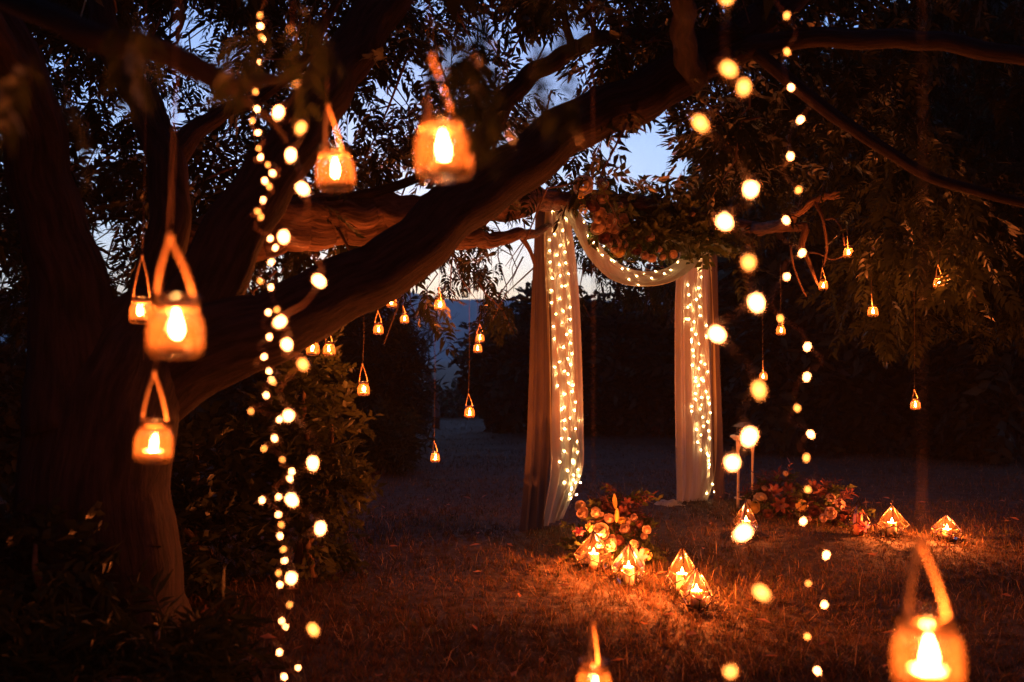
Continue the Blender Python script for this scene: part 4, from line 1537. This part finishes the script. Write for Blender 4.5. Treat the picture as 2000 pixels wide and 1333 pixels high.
fl = []
for kind, col, x, y, dd, s in (('rose', 'cream', 305, 235, 7.0, .075), ('rose', 'peach', 325, 295, 6.95, .085), ('rose', 'cream', 450, 290, 7.0, .07), ('rose', 'peach', 570, 350, 6.9, .065),
                               ('bud', 'yellow', 622, 190, 6.95, .10), ('flower_head', 'yellow', 400, 420, 6.8, .09), ('rose', 'cream', 488, 475, 6.75, .115), ('lily', 'pink', 290, 495, 6.75, .09),
                               ('rose', 'peach', 588, 595, 6.7, .095), ('rose', 'yellow', 690, 375, 6.85, .065), ('rose', 'rose', 735, 380, 6.85, .055), ('rose', 'rose', 715, 445, 6.8, .07),
                               ('rose', 'peach', 920, 455, 6.8, .06), ('rose', 'peach', 895, 515, 6.8, .05), ('rose', 'cream', 805, 590, 6.65, .055), ('lily', 'pink', 845, 735, 6.55, .12),
                               ('flower_head', 'yellow', 915, 690, 6.6, .09), ('rose', 'rose', 485, 590, 6.7, .06), ('rose', 'rose', 600, 530, 6.75, .05), ('lily', 'wine', 740, 220, 7.0, .10),
                               ('lily', 'wine', 720, 300, 6.95, .10), ('bud', 'yellow', 640, 320, 6.85, .10), ('rose', 'wine', 660, 560, 6.75, .075), ('rose', 'peach', 500, 310, 6.9, .03),
                               ('rose', 'wine', 540, 250, 7.0, .06), ('rose', 'rose', 800, 340, 6.9, .05), ('rose', 'wine', 850, 400, 6.85, .06)):
    px, py = hp(x, y)
    fl.append((kind, col, px, py, dd - 0.13, s * 1.12))
arrangement('flower_arrangement', 'heap of cream and peach roses with lilies at the foot of the left drape', on_ground(1185, 6.9), fl,
            [(1160, 1060, 6.95, (0.14, 0.12, 0.14)), (1190, 1030, 7.0, (0.13, 0.12, 0.15)), (1220, 1070, 6.9, (0.15, 0.12, 0.14)), (1150, 1095, 6.8, (0.15, 0.1, 0.1)),
             (1245, 1050, 6.95, (0.10, 0.1, 0.12)), (1200, 1000, 7.05, (0.12, 0.1, 0.12)), (1225, 1000, 7.05, (0.10, 0.1, 0.12))], 190, 90)

# dim heap to the right
fl = []
for kind, col, px, py, dd, s in (('rose', 'cream', 1484, 975, 8.9, .10), ('rose', 'yellow', 1472, 992, 8.8, .10), ('rose', 'cream', 1461, 982, 8.8, .06), ('rose', 'cream', 1490, 972, 8.85, .07),
                                 ('flower_head', 'yellow', 1566, 988, 8.5, .12), ('rose', 'rose', 1622, 1003, 8.2, .09), ('rose', 'rose', 1608, 1012, 8.2, .07), ('rose', 'cream', 1534, 926, 8.9, .05),
                                 ('lily', 'wine', 1510, 965, 8.7, .15), ('lily', 'wine', 1525, 985, 8.6, .15), ('lily', 'wine', 1540, 960, 8.8, .14), ('rose', 'wine', 1550, 985, 8.6, .1),
                                 ('rose', 'wine', 1590, 1000, 8.4, .1), ('flower_head', 'rose', 1622, 975, 8.5, .11), ('flower_head', 'rose', 1640, 985, 8.4, .09), ('rose', 'rose', 1493, 955, 8.9, .05),
                                 ('rose', 'wine', 1500, 1005, 8.5, .09), ('rose', 'wine', 1605, 965, 8.6, .08), ('lily', 'wine', 1585, 955, 8.7, .12), ('lily', 'pink', 1690, 1030, 7.9, .10),
                                 ('rose', 'rose', 1578, 1015, 8.2, .06), ('rose', 'wine', 1650, 1010, 8.2, .1)):
    fl.append((kind, col, px, py, dd - 0.25, s * 1.15))
arrangement('flower_arrangement', 'dim heap of wine red flowers with cream roses, right of the pale stand', on_ground(1560, 8.6), fl,
            [(1500, 990, 8.7, (0.2, 0.16, 0.16)), (1560, 995, 8.6, (0.24, 0.16, 0.16)), (1620, 1005, 8.3, (0.22, 0.16, 0.14)), (1475, 1005, 8.7, (0.16, 0.14, 0.12)),
             (1520, 970, 8.8, (0.24, 0.16, 0.18)), (1600, 985, 8.5, (0.24, 0.16, 0.16))], 150, 200, lsize=(0.09, 0.17))

# garland at the top of the arch
fl = []
for kind, col, x, y, s in (('rose', 'cream', 632, 143, .16), ('rose', 'rose', 750, 222, .13), ('rose', 'rose', 757, 135, .12), ('rose', 'peach', 738, 328, .12), ('rose', 'peach', 733, 415, .14),
                           ('rose', 'peach', 728, 370, .10), ('rose', 'peach', 782, 433, .07), ('rose', 'rose', 828, 432, .11), ('rose', 'rose', 860, 285, .10), ('rose', 'rose', 887, 365, .12),
                           ('rose', 'wine', 770, 480, .12), ('rose', 'rose', 830, 515, .13), ('rose', 'rose', 890, 530, .11), ('rose', 'peach', 828, 557, .08), ('rose', 'yellow', 865, 582, .11),
                           ('rose', 'cream', 898, 477, .07), ('rose', 'rose', 790, 380, .14), ('rose', 'wine', 910, 410, .10), ('rose', 'rose', 1065, 480, .09), ('rose', 'peach', 1075, 620, .10),
                           ('rose', 'rose', 1030, 600, .09), ('rose', 'peach', 1150, 612, .07), ('rose', 'wine', 950, 470, .10), ('flower_head', 'yellow', 632, 300, .11), ('rose', 'peach', 1215, 590, .08),
                           ('rose', 'wine', 970, 560, .11), ('rose', 'rose', 1120, 560, .08), ('flower_head', 'yellow', 615, 210, .09), ('rose', 'wine', 690, 280, .12), ('rose', 'rose', 1345, 330, .05)):
    px, py = 950 + x / 3.333, 320 + y / 3.333
    dd = 8.15 + (px - 1130) / 260.0 * 1.0
    fl.append((kind, col, px, py, dd - 0.24, s))
arrangement('flower_garland', 'garland of peach and rose blooms with dark greenery spilling over the top of the arch', at(1250, 470, 8.7), fl,
            [(1150, 380, 8.25, (0.16, 0.14, 0.16)), (1175, 430, 8.35, (0.17, 0.14, 0.2)), (1205, 470, 8.5, (0.18, 0.14, 0.2)), (1250, 480, 8.7, (0.24, 0.16, 0.24)), (1300, 460, 8.9, (0.28, 0.18, 0.28)),
             (1350, 440, 9.15, (0.26, 0.18, 0.26)), (1390, 470, 9.3, (0.18, 0.15, 0.2)), (1375, 520, 9.25, (0.12, 0.1, 0.12)), (1280, 515, 8.8, (0.2, 0.14, 0.12)), (1320, 400, 9.0, (0.3, 0.18, 0.2)),
             (1230, 410, 8.6, (0.25, 0.16, 0.16)), (1210, 440, 8.5, (0.2, 0.16, 0.2)), (1290, 490, 8.8, (0.24, 0.16, 0.2))], 620, 0, cat='garland', lsize=(0.14, 0.26))


# ------------------------------------------------------------------ pale plant stand
def stand():
    d = 9.1
    base = on_ground(1455, d)
    px = d / FPX
    o = thing('plant_stand', 'pale slender four-legged stand with a moulded top beside the right drape', 'stand', base, rz=0.5)
    ht = 0.63
    b = MB()
    b.lathe([(0.0005, ht - 0.004), (0.10, ht - 0.004), (0.112, ht + 0.004), (0.118, ht + 0.014), (0.134, ht + 0.022), (0.136, ht + 0.034), (0.128, ht + 0.04), (0.0005, ht + 0.04)], 24)
    b.build('top', 'stand_paint', o)
    for k in range(4):
        a = math.pi / 2 * k
        ca, sa = math.cos(a), math.sin(a)
        b = MB()
        b.tube([(0.095 * ca, 0.095 * sa, ht), (0.095 * ca, 0.095 * sa, ht - 0.06), (0.09 * ca, 0.09 * sa, 0.3), (0.095 * ca, 0.095 * sa, -0.03)], [0.014, 0.010, 0.0085, 0.010], 8, True,
               lambda a_, l, i: 1 + 0.15 * math.sin(3 * a_ + 60 * l))
        b.build('leg', 'stand_paint', o)
        b = MB()
        b.tube([(0.09 * ca, 0.09 * sa, ht - 0.11), (0.07 * ca, 0.07 * sa, ht - 0.05), (0.035 * ca, 0.035 * sa, ht - 0.008)], 0.006, 6)
        b.build('bracket', 'stand_paint', o)
    b = MB()
    b.tube([(0.095 * math.cos(t), 0.095 * math.sin(t), 0.10) for t in np.linspace(0, 6.283, 25)], 0.006, 6, False)
    b.build('ring', 'stand_paint', o)
    o2 = thing('roofed_box', 'small dark box with a pitched roof standing on the pale stand', 'lantern', base + Vector((0, 0, ht + 0.041)), rz=0.4)  # dark shape on the stand, built as a small roofed box
    b = MB(); b.box((0, 0, 0.008), (0.13, 0.13, 0.016)); b.build('base_board', 'dark_wood', o2, False)
    for sx in (-1, 1):
        for sy in (-1, 1):
            b = MB(); b.box((sx * 0.05, sy * 0.05, 0.047), (0.012, 0.012, 0.06)); b.build('post', 'dark_wood', o2, False)
    b = MB()
    b.add([(-0.085, -0.085, 0.078), (0.085, -0.085, 0.078), (0.085, 0.085, 0.078), (-0.085, 0.085, 0.078), (-0.03, -0.03, 0.115), (0.03, -0.03, 0.115), (0.03, 0.03, 0.115), (-0.03, 0.03, 0.115)],
          [(0, 3, 2, 1), (4, 5, 6, 7), (0, 1, 5, 4), (1, 2, 6, 5), (2, 3, 7, 6), (3, 0, 4, 7)])
    b.build('roof', 'dark_wood', o2, False)


stand()


# ------------------------------------------------------------------ fallen leaves
def fallen(n=170):
    b = MB()
    b.add([(0, 0, 0), (0.4, 0.2, 0.10), (0.45, 0, 0), (0.4, -0.2, 0.12), (1, 0, 0.1)], [(0, 2, 1), (0, 3, 2), (1, 2, 4), (2, 3, 4)])
    V0, F0 = np.array(b.v), np.array(b.f)
    x = rng.uniform(-3, 5, n)
    y = rng.uniform(3.8, 10, n)
    extra = np.array([[on_ground(1250, 5.2).x, 5.2], [on_ground(1345, 5.1).x, 5.1], [on_ground(1320, 5.3).x, 5.35], [on_ground(1000, 4.4).x, 4.4], [on_ground(1060, 4.7).x, 4.7]])
    x = np.concatenate([x, extra[:, 0]]); y = np.concatenate([y, extra[:, 1]])
    n = len(x)
    P = np.stack([x, y, [gz(a, c) + 0.035 for a, c in zip(x, y)]], 1)
    V, F = scatter([(V0, F0)], P, rng.uniform(0, 6.28, n), rng.uniform(-0.3, 0.3, n), rng.uniform(-0.6, 0.6, n), rng.uniform(0.05, 0.10, n))
    o = obj('fallen_leaves', np_mesh('fallen_leaves', V, F, 'fallen_leaf'))
    o['kind'] = 'stuff'
    tag(o, 'dry reddish fallen leaves strewn over the grass', 'leaves')


fallen()
